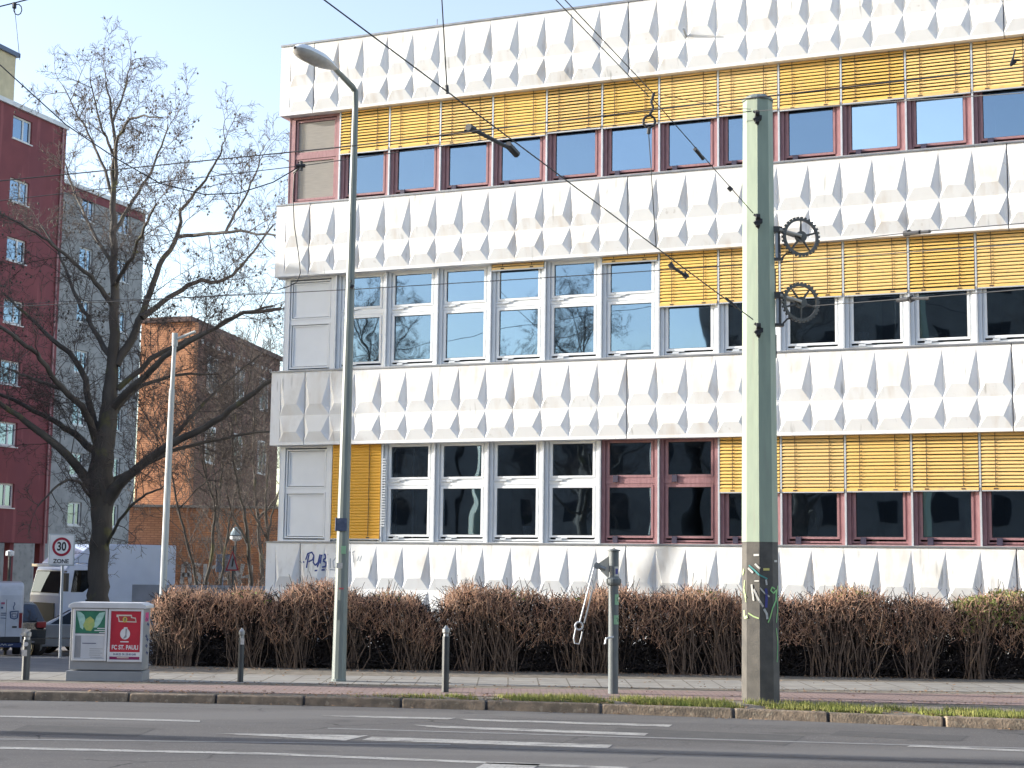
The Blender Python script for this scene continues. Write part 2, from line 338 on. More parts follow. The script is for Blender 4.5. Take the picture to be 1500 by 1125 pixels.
for i in range(2200):
    x = rg.uniform(-6.3, 10.2); y = rg.choice([kerbY(x)+rg.uniform(-.25,.5), kerbY(x)+rg.uniform(.1,.4), 28.45+rg.gauss(0,.12), 28.5+rg.gauss(0,.25), 23.4+rg.gauss(0,.2), 25.2+rg.gauss(0,.15), rg.uniform(23,28)]); zl = .008 if y > kerbY(x)+.01 else -.118
    s_ = rg.uniform(.012, .035); a = rg.uniform(0, 6.28); z = zl
    mb.add([(x+s_*math.cos(a+q), y+s_*.8*math.sin(a+q), z+rg.uniform(0,.02)) for q in (0, 1.8, 3.3, 4.7)], [(0,1,2,3)])
tag(mb.build('leaf_litter', M['litter'], fixn=False), label='brown dead leaves scattered along the hedge foot', cat='leaves', kind='stuff')
# ================================================================== OFFICE BUILDING
ob = empty('office_building', (FX0, FY0, 0), -YAW, 'white office building with faceted concrete bands and yellow window blinds', 'building')
KEND = 31.0
def cells(mb, k0, k1, z0, z1, pk=.25, xa=0, xb=0):
    """one faceted coffer: flat leaning front, folded sides, undercut foot"""
    a, b = k0*CELL+xa, k1*CELL-xb; wd = b-a; zp = z0+pk; zv = z0+.15
    v = [(a,0,z1),(b,0,z1),(a+wd*.25,-.078,zp),(a+wd*.75,-.078,zp),(a,0,z0),(b,0,z0),(a,.032,zv),(b,.032,zv)]
    mb.add(v, [(0,2,3,1)], 1); mb.add(v, [(0,6,2),(6,4,2),(2,4,5,3),(1,3,7),(3,5,7)])
BT = [14.15, 10.27, 6.31, 2.37]; BH = 1.71
for bi, zt in enumerate(BT):
    zb = zt-BH if bi < 3 else -1.4
    segs = [(-.38, 1), (1, 13), (13, 25), (25, KEND)]
    for k0, k1 in segs:
        g = .009
        a, b = k0*CELL+(g if k0 > 0 else 0), k1*CELL-g
        mb = MB(); kk = int(round(max(0, k0)))
        zc1 = zt-.055; zm = zc1-.965; zc0 = zm-.62
        while kk < k1-.01:
            xa = g if kk == k0 else 0; xb = g if kk+1 >= k1-.01 else 0
            cells(mb, kk, kk+1, zm, zc1, .25, xa, xb); cells(mb, kk, kk+1, zc0, zm, .23, xa, xb); kk += 1
        mb.box(a, b, 0.002, .34, zt-.055, zt-.012); mb.box(a, b, .09, .34, zc0, zc1)      # upper rim and back of the panel
        mb.box(a, b, 0.0, .34, zc0-.065 if bi < 3 else -1.4, zc0)
        if k0 < 0:
            mb.box(a, 0, 0.0, .34, zc0, zc1)
            mb.box(a, a+.3, .34, 12.0, zc0-.065 if bi < 3 else -1.4, zt-.012)     # the band carries on round the corner
        o = mb.build('facade_panel', [M['concrete'], M['facet']], ob); o.location.y = random.uniform(-.004, .004)
    c = MB()
    if bi == 0: c.box(-.40*CELL, KEND*CELL, -.025, .36, zt-.010, zt+.035)
    else: c.box(-.40*CELL, KEND*CELL, -.02, .26, zt-.010, zt+.02)
    c.build('band_cap', M['cap'], ob)
M['tarroof'] = mat('roof_felt', (.12,.12,.12), .9)
MB().box(-.05, KEND*CELL, .34, 13, 13.9, 14.10).build('roof', M['tarroof'], ob)
mb = MB()                                  # slabs, rear wall and cross walls of the rooms
for zt in BT[:3]: mb.box(-.05, KEND*CELL, .345, 12, zt-BH+.05, zt-.10)
mb.box(-.05, KEND*CELL, .345, 12, -1.4, 2.25)
mb.box(-.05, KEND*CELL, 4.6, 4.8, 2.25, 13.9); mb.box(KEND*CELL-.2, KEND*CELL-.02, .35, 12, 2.25, 13.9)
for k in (2, 6, 10, 14, 20, 24, 28): mb.box(k*CELL-.06, k*CELL+.06, .36, 4.6, 2.25, 13.9)
mb.build('interior_wall', M['room'], ob)
MB().box(-.07, -.052, .36, 12, 2.3, 13.9).box(-.07, KEND*CELL, 12, 12.2, -1.4, 14.0).build('end_wall', M['concrete'], ob)
rb = random.Random(5)
def window(k0, k1, z0, kind, gm='glass'):
    """z0 = top of the sill; two stacked sashes inside stepped frames"""
    m = M['white'] if kind == 'white' else M['mauve']
    a, b = k0*CELL+.022, k1*CELL-.022; zt = z0+2.27
    mb = MB()
    mb.frame(a, b, z0+.012, zt, (.075,.075,.045,.05), .235, .335)
    zg = [(z0+.20, z0+1.22), (z0+1.48, z0+2.17)]
    gx0, gx1 = a+.165, b-.165
    mb.box(a+.075, b-.075, .262, .335, z0+1.30, z0+1.40)
    for q0, q1 in zg:
        mb.frame(a+.081, b-.081, q0-.125 if q0 < z0+.5 else q0-.078, q1+.078 if q1 < z0+2 else q1+.05, (.036,.036,.04,.03), .272, .33)
        mb.frame(gx0-.045, gx1+.045, q0-.045, q1+.045, .045, .252 if kind == 'white' else .262, .325)
    o = mb.build('window', m, ob)
    g = MB()
    for q0, q1 in zg: g.box(gx0-.01, gx1+.01, .300, .306, q0-.01, q1+.01)
    g.build('pane', M[gm], o)
    gs = MB()
    for q0, q1 in zg: gs.frame(gx0, gx1, q0, q1, .012, .292, .299)
    gs.build('gasket', M['black'], o)
    hd = MB()
    for q0, _ in zg:
        if kind == 'white':
            hd = MB(); zz = q0-.085; hd.box(gx0+.10, gx0+.24, .236, .251, zz-.025, zz+.025); hd.box(gx0+.22, gx0+.36, .240, .251, zz+.015, zz+.04); hd.box(gx0-.06, gx0+.12, .240, .251, zz-.03, zz-.01)
        else:
            hd = MB().box(gx0+.09, gx0+.20, .226, .261, q0-.15, q0-.005)
        hd.build('hinge', M['alu'] if kind == 'white' else M['mauvedark'], o)
    return o
def blind(k0, k1, ztop, zbot, m='slat', full=False):
    a, b = k0*CELL+.03, k1*CELL-.03; mb = MB(); z = ztop-.02; p = .070; yc = .185
    tl = .062 if full else .051; tiltk = rb.uniform(.6, 1.25); skew = rb.uniform(-.006, .006)
    while z > zbot+.05:
        dz = rb.uniform(-.003, .003); e = rb.uniform(-.0025, .0025)+skew
        n = 4; pr = []
        for i in range(n+1):
            t = i/n-.5; pr.append((yc-.012*(1-4*t*t)+(-.034*tiltk if not full else -.016)*(-t), z+dz+t*tl*1.15))
        for i in range(n):
            (y0, za), (y1, zb_) = pr[i], pr[i+1]
            mb.add([(a,y0,za),(b,y0,za+e),(b,y1,zb_+e),(a,y1,zb_)], [(0,1,2,3)])
        z -= p if not full else .066
    o = mb.build('window_blind', M[m], ob, smooth=False, fixn=False)
    r = MB().box(a, b, yc-.03, yc+.03, zbot, zbot+.055).build('bottom_rail', M[m], o)
    for t in (.21, .77):
        c = MB(); x = a+(b-a)*t; c.box(x-.007, x+.007, yc-.026, yc-.022, zbot+.03, ztop); c.box(x-.04, x+.04, yc-.036, yc-.0305, zbot+.012, zbot+.04)
        c.build('cord', M['cord'], o)
    MB().box(a, b, .219, .222, zbot, ztop-.005).build('gap_shade', M['black'], o)  # added dark sheet, stands in for shade seen through the slat gaps
    e = MB().box(a, b, yc-.028, yc+.028, zbot-.022, zbot-.002).build('bottom_edge', M['alu'], o)
ROW = [10.27, 6.31, 2.37]
for ri, zs in enumerate(ROW):
    top = zs+BH+.565+0.0                     # underside of the band above
    top = BT[ri]-BH
    # corner bay
    if ri == 0:
        mb = MB(); a, b = -.10*CELL, 2*CELL-.02
        mb.frame(a, b, zs+.02, top, (.13,.10,.10,.06), .22, .33); mb.frame(a+.15, b-.12, zs+.14, zs+1.14, .05, .25, .325); mb.frame(a+.15, b-.12, zs+1.26, top-.08, .05, .25, .325)
        mb.box(a+.13, b-.10, .235, .33, zs+1.145, zs+1.255)
        o = mb.build('window', M['mauve'], ob)
        s_ = MB()
        for q0, q1 in ((zs+.19, zs+1.09), (zs+1.31, top-.13)):
            z = q0
            while z < q1-.02: s_.add([(a+.20,.292,z),(b-.17,.292,z),(b-.17,.275,z+.036),(a+.20,.275,z+.036)], [(0,1,2,3)]); z += .04
        s_.box(a+.2, b-.17, .300, .33, zs+.19, top-.13)
        s_.build('roller_shutter', M['shutter'], o, fixn=False)
        MB().box(a-.02, a-.002, .21, 3, zs+.02, top).build('corner_post', M['mauve'], ob)
    else:
        mb = MB(); a, b = -.10*CELL, 2*CELL-.02
        mb.frame(a, b, zs+.02, top, (.12,.13,.05,.05), .215, .33)
        for q0, q1 in ((zs+.10, zs+1.16), (zs+1.25, top-.08)):
            mb.frame(a+.14, b-.15, q0, q1, .035, .235, .33); mb.frame(a+.195, b-.20, q0+.05, q1-.05, .03, .255, .33); mb.box(a+.225, b-.23, .275, .33, q0+.08, q1-.08)
        mb.box(a+.12, b-.13, .245, .33, zs+1.161, zs+1.249)
        mb.build('wall_panel', M['whitepanel'], ob)
        MB().box(a-.02, a-.002, .21, 3, zs+.02, top).build('corner_post', M['whitepanel'], ob)
    k = 2
    while k < KEND-1:
        if ri == 0: kind = 'mauve'
        elif ri == 1: kind = 'white'
        else: kind = 'white' if k < 12 else 'mauve'
        window(k, k+2, zs, kind, 'glasspale' if ri == 0 and k in (20, 22) else 'glass')
        MB().box(k*CELL-.018, k*CELL+.018, .172, .234, zs+.03, top).build('mullion', M['alu'], ob)
        if ri == 0: blind(k, k+2, top, zs+1.155+rb.uniform(-.02,.02))
        elif ri == 1:
            if k in (8, 12): blind(k, k+2, top, top-.13)
            elif k >= 14: blind(k, k+2, top, zs+(1.10 if k == 14 else 1.14)+rb.uniform(-.02,.02))
        else:
            if k == 2: blind(k, k+2, top, zs+.10, 'orangeslat', True)
            elif k >= 16: blind(k, k+2, top, zs+1.11+rb.uniform(-.008,.008))
        k += 2
    MB().box(-.08, KEND*CELL, -.012, .25, zs+.0215, zs+.032).build('window_sill', M['sill'], ob)
# things seen behind the panes
def behind(name, k, z0, z1, wd, m, y=.42):
    MB().box(k*CELL, k*CELL+wd, y, y+.02, z0, z1).build(name, M[m], ob)
behind('inner_blind', 20.2, 10.40, 11.6, 1.1, 'paleblind'); behind('inner_blind', 22.2, 10.40, 11.6, 1.1, 'paleblind')
behind('curtain', 20.75, 2.42, 4.6, .13, 'curtain'); behind('curtain', 23.5, 2.42, 4.6, .09, 'curtain'); behind('curtain', 17.4, 2.42, 4.6, .12, 'curtain')
behind('curtain', 20.95, 6.36, 8.3, .11, 'curtain'); behind('curtain', 16.3, 6.36, 8.3, .10, 'curtain')
behind('inner_blind', 4.35, 2.5, 4.5, .04, 'white'); behind('inner_blind', 5.0, 2.5, 4.5, .04, 'white')
mb = MB()
for i in range(5): mb.box(15.62*CELL, 15.62*CELL+.07, .40, .46, 2.62+i*.19, 2.62+i*.19+.17)
mb.build('inner_blind', M['paleblind'], ob)
def rain(k, z, dx=.0):          # short overflow pipes poking out of the face
    MB().tube([(k*CELL, .02, z), (k*CELL+.01, -.22, z+.10)], .025, 8).build('drain_spout', M['steel'], ob)
rain(15.0, 13.2); 
MB().tube([(22.6*CELL,-.05,14.0),(22.6*CELL,-.18,13.9),(22.8*CELL,-.2,13.98)], .02, 6).build('cable_hook', M['steel'], ob)
MB().tube([(5.7*CELL,.3,14.1),(5.7*CELL,.3,14.45)], .012, 6).build('lightning_rod', M['steel'], ob)
def pot(k, z):
    p = MB().lathe([(.07,0),(.095,.10),(.10,.17),(.085,.19)], c=(k*CELL,.43,z), n=16).build('flower_pot', M['white'], ob, smooth=True)
    lf_ = MB(); rp = random.Random(int(k*10))
    for i in range(26):
        a = rp.uniform(0, 6.28); l = rp.uniform(.12,.30); x0 = k*CELL+rp.uniform(-.05,.05); w_ = Vector((math.cos(a)*l*.6, math.sin(a)*l*.25, l)); b0_ = Vector((x0,.43,z+.18))
        lf_.ribbon([b0_, b0_+w_*.6, b0_+w_+Vector((0,0,-.03))], .03, nrm=(.2,-1,.1))
    lf_.build('pot_plant', M['plantgreen'], p, fixn=False)
M['plantgreen'] = mat('plant_green', (.05,.10,.03), .7)
pot(20.55, 6.52); pot(17.35, 6.52); pot(9.3, 2.58)
# ladder of white plastic slats seen edge-on beside the full blind
mb = MB()
for i in range(26): mb.box(4*CELL+.03, 4*CELL+.10, .15, .20, 2.75+i*.06, 2.75+i*.06+.022)
mb.build('slat_stack', M['white'], ob)
# ------------------------------------------------------------------ writing on the facade, laid on the folded surface
def ray_tri_depth(s, z, kk, z0, z1, pk):
    a = kk*CELL; u = (s-a)/CELL; zp = z0+pk
    if z > zp:
        t = (z1-z)/(z1-zp); lo, hi = .25*t, 1-.25*t
        if lo <= u <= hi: return -.078*t
        return -.078*t*.35
    return -.078*(z-z0)/pk
def fac_pt(px, py):
    d = ray(px, py); A = Vector((math.cos(YAW), -math.sin(YAW), 0)); Nn = Vector((-math.sin(YAW), -math.cos(YAW), 0)); O = Vector((FX0, FY0, 0))
    c = Vector((0, 0, EYE)); y = 0
    for _ in range(4):
        o = O-Nn*y; t = (o-c).dot(Nn)/d.dot(Nn); p = c+d*t; s = (p-O).dot(A)
        zc1 = 2.37-.055; zm = zc1-.965
        y = ray_tri_depth(s, p.z, math.floor(s/CELL), zm, zc1, .25) if zm < p.z < zc1 else 0
    return Vector((s, y-.006, p.z))
def stroke(mb, pts, w, sub=8):
    out = []
    for (x0, y0), (x1, y1) in zip(pts, pts[1:]):
        for i in range(sub): out.append(fac_pt(x0+(x1-x0)*i/sub, y0+(y1-y0)*i/sub))
    out.append(fac_pt(*pts[-1])); mb.ribbon(out, w)
M['tagblue'] = mat('blue_marker', (.02,.045,.22), .6); M['taggrey'] = mat('faded_marker', (.45,.46,.47), .8)
mb = MB()
for p in ([(449,832),(451,820),(453,812)], [(448,820),(451,811),(457,809),(460,814),(458,820),(452,823)], [(460,815),(459,824),(462,828),(466,824),(469,812)],
          [(469,812),(468,822),(465,831)], [(471,814),(470,822),(468,831)], [(470,814),(476,812),(478,817),(472,821),(478,824),(477,830),(468,831)], [(461,836),(476,834.5)], [(446,824),(443,822)], [(466,829),(464,827)]): stroke(mb, p, .035)
mb.build('graffiti', M['tagblue'], ob, fixn=False)
mb = MB()
for p in ([(480,812),(481,812.5)], [(484,818),(484,832)], [(493,816),(488,822),(489,832),(494,831)], [(512,808),(516,810),(520,807)], [(517,811),(518,824)], [(526,815),(523,822)], [(530,814),(527,822)], [(478,834),(492,835)], [(439,822),(443,825)]): stroke(mb, p, .028)
mb.build('graffiti', M['taggrey'], ob, fixn=False)
# ================================================================== STREET FURNITURE
M['palegreen'] = mat('pale_green_paint', (.30,.36,.27), .5, (.26,.315,.24), 4, stretch=(3,3,.5))
layer(M['palegreen'], (.28,.27,.22), 2.0, .60, .72, (6,6,.6), .35, 2.0)
M['mastbare'] = mat('bare_concrete', (.115,.105,.092), .85, (.08,.074,.066), 5, bump=.2)
M['polegreen'] = mat('grey_green_paint', (.21,.24,.22), .5, (.17,.195,.18), 5, stretch=(4,4,.5))
M['darkpole'] = mat('dark_grey_paint', (.055,.062,.065), .5, (.04,.045,.048), 6)
M['lightpole'] = mat('galvanised_pole', (.50,.52,.50), .5, (.42,.44,.42), 5, stretch=(3,3,.6))
def octo(mb, r0, r1, z0, z1, n=8, rot=0, mi=0): return mb.lathe([(r0, z0), (r1, z1)], n=n, mi=mi, rot=rot)
MX, MY = 3.72, 23.35
def tram_mast(x, y, label, extra=True):
    t = empty('tram_mast', (x, y, 0), 0, label, 'mast')
    H = 9.05; Z = 2.32; rr = lambda z: .278-.052*z/H; ro = .20
    octo(MB(), rr(0), rr(Z), -.1, Z, rot=ro).build('mast_foot', M['mastbare'], t)
    octo(MB(), rr(Z)+.003, rr(H), Z, H, rot=ro).build('mast_shaft', M['palegreen'], t)
    MB().lathe([(rr(H)+.012, H), (rr(H)+.012, H+.03), (.15, H+.09), (.02, H+.11)], n=16).build('mast_cap', M['polegreen'], t)
    for z in (8.72, 7.12, 5.46):          # clamp bands where the span wires end
        mb = MB()
        a = -.06; mb.box(a-.03, a+.07, -rr(z)-.10, -rr(z)+.05, z-.03, z+.03); mb.tube([(a-.05,-rr(z)-.06,z+.10),(a+.03,-rr(z)-.09,z+.03),(a-.05,-rr(z)-.09,z-.03),(a+.02,-rr(z)-.06,z-.11)], .02, 6); mb.lathe([(.045, -.03), (.045, .03)], c=(a, -rr(z)-.10, z+.06), n=8, axis='x'); mb.lathe([(.04, -.03), (.04, .03)], c=(a, -rr(z)-.08, z-.06), n=8, axis='x')
        mb.build('wire_clamp', M['wire'], t)
    return t, rr
tm, rr = tram_mast(MX, MY, 'octagonal pale green tram mast with geared tension wheels in front of the office')
def zat(px, py, Y): return at(px, py, Y).z
# tension wheels with their brackets
M['wheel'] = mat('cast_wheel', (.13,.125,.115), .45, (.04,.04,.04), 8, metal=.5, contrast=1); M['arm'] = mat('worn_zinc', (.62,.58,.48), .5, (.48,.45,.38), 9)
for cy in (347, 443):
    c = at(1173, cy, MY-.02) - Vector((MX, MY, 0)); mb = MB(); Rw = .285; tilt = Matrix.Rotation(R(14), 4, 'Z')
    ring = []
    nT = 30; W = MB()
    for k in range(nT*2):
        a0 = math.pi*k/nT; a1 = math.pi*(k+1)/nT; ro_ = Rw+(.024 if k % 2 == 0 else 0); ri = Rw-.036
        q = []
        for aa, r_ in ((a0, ri), (a0, ro_), (a1, ro_), (a1, ri)): q.append((r_*math.cos(aa), r_*math.sin(aa)))
        W.prism([(u, v) for u, v in q], -.022, .022, 'xz')
    off = .3 if cy == 347 else .95
    for k in range(5):
        a0 = off+2*math.pi*k/5; W.tube([(.05*math.cos(a0), 0, .05*math.sin(a0)), ((Rw-.03)*math.cos(a0), 0, (Rw-.03)*math.sin(a0))], [.022, .013], 6)
    W.lathe([(.085, -.035), (.085, .035)], n=20, axis='y'); W.lathe([(.045, -.06), (.045, .06)], n=16, axis='y')
    W.xf(Matrix.Translation(c) @ tilt); o = W.build('tension_wheel', M['wheel'], tm)
    zc = c.z; xm = rr(zc)
    b = MB().tube([(c.x, c.y-.075, c.z), (xm+.07, c.y-.05, c.z+.10)], .024, 8); b.tube([(c.x, c.y+.075, c.z), (xm+.07, c.y+.05, c.z+.10)], .024, 8)
    b.build('wheel_arm', M['arm'], tm)
    k = MB().box(xm-.03, xm+.12, -.07, .07, zc+.06, zc+.15); k.box(xm+.055, xm+.085, -.05, -.02, zc-.34, zc+.06); k.box(xm+.055, xm+.085, .02, .05, zc-.34, zc+.06)
    k.box(xm-.03, xm+.13, -.06, .06, zc-.37, zc-.33); k.tube([(xm+.10, 0, zc-.35), (xm+.19, 0, zc-.25), (xm+.30, 0, zc-.24)], .014, 6)
    k.box(xm-.02, xm+.02, -.03, .03, zc-.85, zc-.5)
    k.build('wheel_bracket', M['wheel'], tm)
    MB().box(xm+.02, xm+.055, -.04, .04, zc-.33, zc+.06).build('guide_rail', M['alu'], tm)
# scribbles and sticker remains on the mast foot
def mast_surf(px, py):
    d = ray(px, py); best = None; cpos = Vector((0, 0, EYE))
    n = 8; hit = None
    for k in range(n):
        am = 2*math.pi*(k+1)/n+.20; nn = Vector((math.cos(am), math.sin(am), 0))
        if nn.y > -.05 and nn.dot(Vector((-.16, -.98, 0))) < .05: continue
        ap = (rr(1.6)+.004)*math.cos(math.pi/n)+.004; t = (Vector((MX, MY, 0))+nn*ap-cpos).dot(nn)/d.dot(nn)
        p = cpos+d*t
        if hit is None or t > hit[0]: hit = (t, p, nn)
    return hit[1]-Vector((MX, MY, 0)), hit[2]
def scrib(pts, w, m, name='graffiti'):
    mb = MB(); P_ = []
    for (x0, y0), (x1, y1) in zip(pts, pts[1:]):
        for i in range(4): P_.append(mast_surf(x0+(x1-x0)*i/4, y0+(y1-y0)*i/4))
    P_.append(mast_surf(*pts[-1])); nn = sum((p[1] for p in P_), Vector((0,0,0))).normalized()
    mb.ribbon([p[0]+p[1]*.004 for p in P_], w, nrm=nn); mb.build(name, m, tm, fixn=False)
M['spraygreen'] = mat('green_spray', (.12,.42,.16), .6, (.3,.55,.2), 6); M['sprayteal'] = mat('teal_spray', (.10,.36,.34), .6); M['sticker'] = mat('torn_sticker', (.66,.64,.60), .7, (.4,.39,.36), 30, contrast=1)
M['sprayblue'] = mat('blue_spray', (.06,.06,.25), .6); M['yellow'] = mat('yellow_sticker', (.75,.65,.2), .6); M['palespray'] = mat('pale_green_spray', (.42,.55,.25), .7)
scrib([(1090,834),(1088,842)], .045, M['palespray']); scrib([(1091,850),(1090,862),(1093,876)], .03, M['palespray']); scrib([(1089,862),(1093,882)], .02, M['palespray']); scrib([(1090,894),(1091,905),(1095,903)], .04, M['palespray'])
scrib([(1097,828),(1106,836),(1112,842),(1118,845),(1124,848)], .022, M['sprayteal']); scrib([(1096,832),(1103,839)], .03, M['sticker'], 'sticker'); scrib([(1104,813),(1112,813)], .03, M['sticker'], 'sticker')
scrib([(1106,826),(1113,833)], .03, M['sticker'], 'sticker'); scrib([(1118,834),(1127,834)], .035, M['yellow'], 'sticker'); scrib([(1105,851),(1112,851)], .018, M['sticker'], 'sticker')
scrib([(1101,856),(1102,866),(1104,880)], .028, M['sticker'], 'sticker'); scrib([(1104,863),(1110,876),(1118,889)], .03, M['sticker'], 'sticker'); scrib([(1113,861),(1120,869),(1127,874)], .022, M['arm'], 'sticker')
scrib([(1122,849),(1123,857)], .028, M['sticker'], 'sticker'); scrib([(1122,862),(1123,876),(1122,890)], .04, M['sprayblue']); scrib([(1119,892),(1123,899),(1124,907)], .035, M['sticker'], 'sticker')
scrib([(1096,898),(1104,903),(1112,906)], .02, M['palespray']); scrib([(1135,863),(1131,860),(1129,865),(1133,869),(1137,864),(1136,880),(1132,890),(1128,905),(1125,912)], .022, M['spraygreen'])
scrib([(1139,858),(1137,872),(1139,890),(1137,912)], .024, M['spraygreen']); scrib([(1137,920),(1139,940),(1138,970)], .02, M['spraygreen']); scrib([(1134,822),(1138,822)], .03, M['sticker'], 'sticker')
# ---- street lamp
lp = empty('street_lamp', (-2.78, 26.02, 0), 0, 'tall grey-green street lamp on the pavement before the office corner', 'street lamp')
off = lambda p: p-Vector((-2.78, 26.02, 0))
top = off(at(520.5, 158, 26.02)); bnd = off(at(520, 131, 25.97))
mb = MB(); mb.tube([(0,0,-.1), (top.x*.28, 0, 2.62), top], [.118, .102, .052], 12); mb.build('pole', M['polegreen'], lp)
tip = off(at(487, 97, 25.2)); mb = MB()
mb.tube([top, (bnd.x, bnd.y+.02, bnd.z-.03), (bnd.x-.04, bnd.y-.05, bnd.z+.03), tip], [.052, .055, .052, .040], 10); mb.build('lamp_arm', M['polegreen'], lp, smooth=False)
hd0, hd1 = off(at(492, 101, 25.26)), off(at(432, 70, 24.55)); L_ = (hd1-hd0).length; d_ = (hd1-hd0).normalized()
sd_ = d_.cross(Vector((0,0,1))).normalized(); up_ = sd_.cross(d_)
def shell(top_, m, name, parent):
    mb = MB(); nu, nv = 22, 12; vs = []
    for i in range(nu+1):
        u = i/nu; x = u*L_; g_u = (.22+.78*math.sin(math.pi/2*min(1, u/.5)))*(1 if u < .72 else math.sqrt(max(0, 1-((u-.72)/.285)**2)))
        ww = .175*g_u+.003; hh = (.125 if top_ else .11)*g_u+.002
        for j in range(nv+1):
            a = math.pi*j/nv; vs.append(hd0+d_*x+sd_*(ww*math.cos(a))+up_*((hh if top_ else -hh)*math.sin(a)+(.002 if top_ else 0)))
    mb.add(vs, [(i*(nv+1)+j, (i+1)*(nv+1)+j, (i+1)*(nv+1)+j+1, i*(nv+1)+j+1) for i in range(nu) for j in range(nv)])
    return mb.build(name, m, parent, smooth=True)
M['lampwhite'] = mat('lamp_housing', (.80,.83,.85), .45); M['lampglass'] = mat('lamp_bowl', (.38,.37,.35), .15, (.55,.53,.5), 12, spec=.8, contrast=1)
hh = shell(True, M['lampwhite'], 'lamp_head', lp); shell(False, M['lampglass'], 'lamp_glass', hh)
zc = zat(499, 769, 26.0); bx = top.x*zc/top.z
MB().box(bx-.10, bx+.07, -.12, -.02, zc-.10, zc+.11).tube([(bx-.12,-.02,zc-.10),(bx-.12,-.02,zc+.12)], .012, 6).build('control_box', mat('navy_box', (.035,.05,.10), .5, (.12,.15,.22), 14, contrast=1), lp)
M['stickergreen'] = mat('green_sticker', (.28,.50,.30), .6)
zc = zat(503, 806, 26); bx = top.x*zc/top.z; MB().box(bx-.01, bx+.07, -.118, -.114, zc-.06, zc+.07).build('sticker', M['stickergreen'], lp)
zc = zat(503, 829, 26); MB().box(bx-.08, bx+.02, -.121, -.117, zc-.04, zc+.05).build('sticker', M['sticker'], lp)
zc = zat(503, 862, 26); MB().box(bx-.03, bx+.05, -.123, -.119, zc-.01, zc+.012).build('sticker', mat('red_tape', (.6,.1,.12), .6), lp)
MB().lathe([(.125,-.02),(.125,.03),(.11,.05)], n=12).build('pole_collar', M['polegreen'], lp)
for z in (1.0,): MB().box(-.035, .035, -.122, -.115, z, z+.32).build('access_door', M['polegreen'], lp)
# ---- signal post with lever
q = gnd(898, 1016); sp_ = empty('signal_post', (q.x, q.y, 0), 0, 'short dark grey post with collar and hanging lever on the verge', 'post')
k = FPX/q.y; Zp = lambda y: (1016-y)/k; Xp = lambda x: (x-898)/k
MB().lathe([(.078,-.1),(.078,Zp(862)),(.105,Zp(860)),(.118,Zp(857)),(.118,Zp(852.5)),(.085,Zp(850)),(.078,Zp(848)),(.078,Zp(812)),(.10,Zp(811.5)),(.10,Zp(810)),(.02,Zp(808.5)),(.02,Zp(807.6))], n=20).build('post_tube', M['steel'] if 0 else mat('post_grey', (.14,.155,.16), .5, (.10,.115,.12), 5, stretch=(3,3,.7)), sp_, smooth=False)
MB().prism([(Xp(891), Zp(819)), (Xp(891), Zp(852)), (Xp(871), Zp(833))], -.012, .012).build('bracket', M['arm'], sp_)
MB().lathe([(.05,-.05),(.05,.05)], c=(Xp(873.5),0,Zp(833)), n=16, axis='y').tube([(Xp(873),0,Zp(833)),(Xp(886),0,Zp(838))], .035, 8).build('pivot', M['steel'], sp_)
mb = MB()
for dx in (-.03, .03): mb.tube([(Xp(872)+dx,-.03,Zp(836)), (Xp(852)+dx*1.2,-.03,Zp(916))], .011, 6)
mb.build('lever_rod', M['alu'], sp_)
mb = MB(); rgp = [(Xp(848)+.058*math.cos(a), -.03, Zp(920)+.058*math.sin(a)) for a in [2*math.pi*i/16 for i in range(17)]]; mb.tube(rgp, .014, 6)
mb.tube([(Xp(843.5),-.03,Zp(923)),(Xp(840.5),-.03,Zp(938)),(Xp(842),-.03,Zp(945)),(Xp(848),-.03,Zp(946)),(Xp(850.5),-.03,Zp(940)),(Xp(853),-.03,Zp(928))], .010, 6); mb.build('lever_loop', M['alu'], sp_)
MB().tube([(Xp(898),-.08,Zp(935)),(Xp(887),-.10,Zp(937)),(Xp(885.5),-.10,Zp(945))], .016, 6).build('hook', M['alu'], sp_)
def curved_sticker(z0, z1, a0, a1, m, mi_name='sticker', r=.0805):
    mb = MB(); vs = []
    for i in range(7):
        a = R(a0+(a1-a0)*i/6); vs += [(r*math.sin(a), -r*math.cos(a), z0), (r*math.sin(a), -r*math.cos(a), z1)]
    mb.add(vs, [(2*i,2*i+2,2*i+3,2*i+1) for i in range(6)]); return mb.build(mi_name, m, sp_)
curved_sticker(Zp(889), Zp(874), 10, 75, M['stickergreen']); curved_sticker(Zp(917), Zp(904), 0, 70, M['stickergreen'])
curved_sticker(Zp(848), Zp(834), 5, 60, M['sticker']); curved_sticker(Zp(845), Zp(837), 15, 50, M['sprayblue'], r=.082)
for zz in (881.5, 910.5):
    mb = MB(); pts = [(-.018,.02),(0,.03),(.018,.018),(.01,0),(0,-.006),(.0,-.014),(.015,-.022),(.03,-.026)]
    P2 = []
    for a_, b_ in pts: an = R(42)+a_/.082; P2.append((.083*math.sin(an), -.083*math.cos(an), Zp(zz)+b_))
    mb.ribbon(P2, .008, nrm=(.67,-.74,0)); mb.build('sticker_mark', M['black'], sp_, fixn=False)
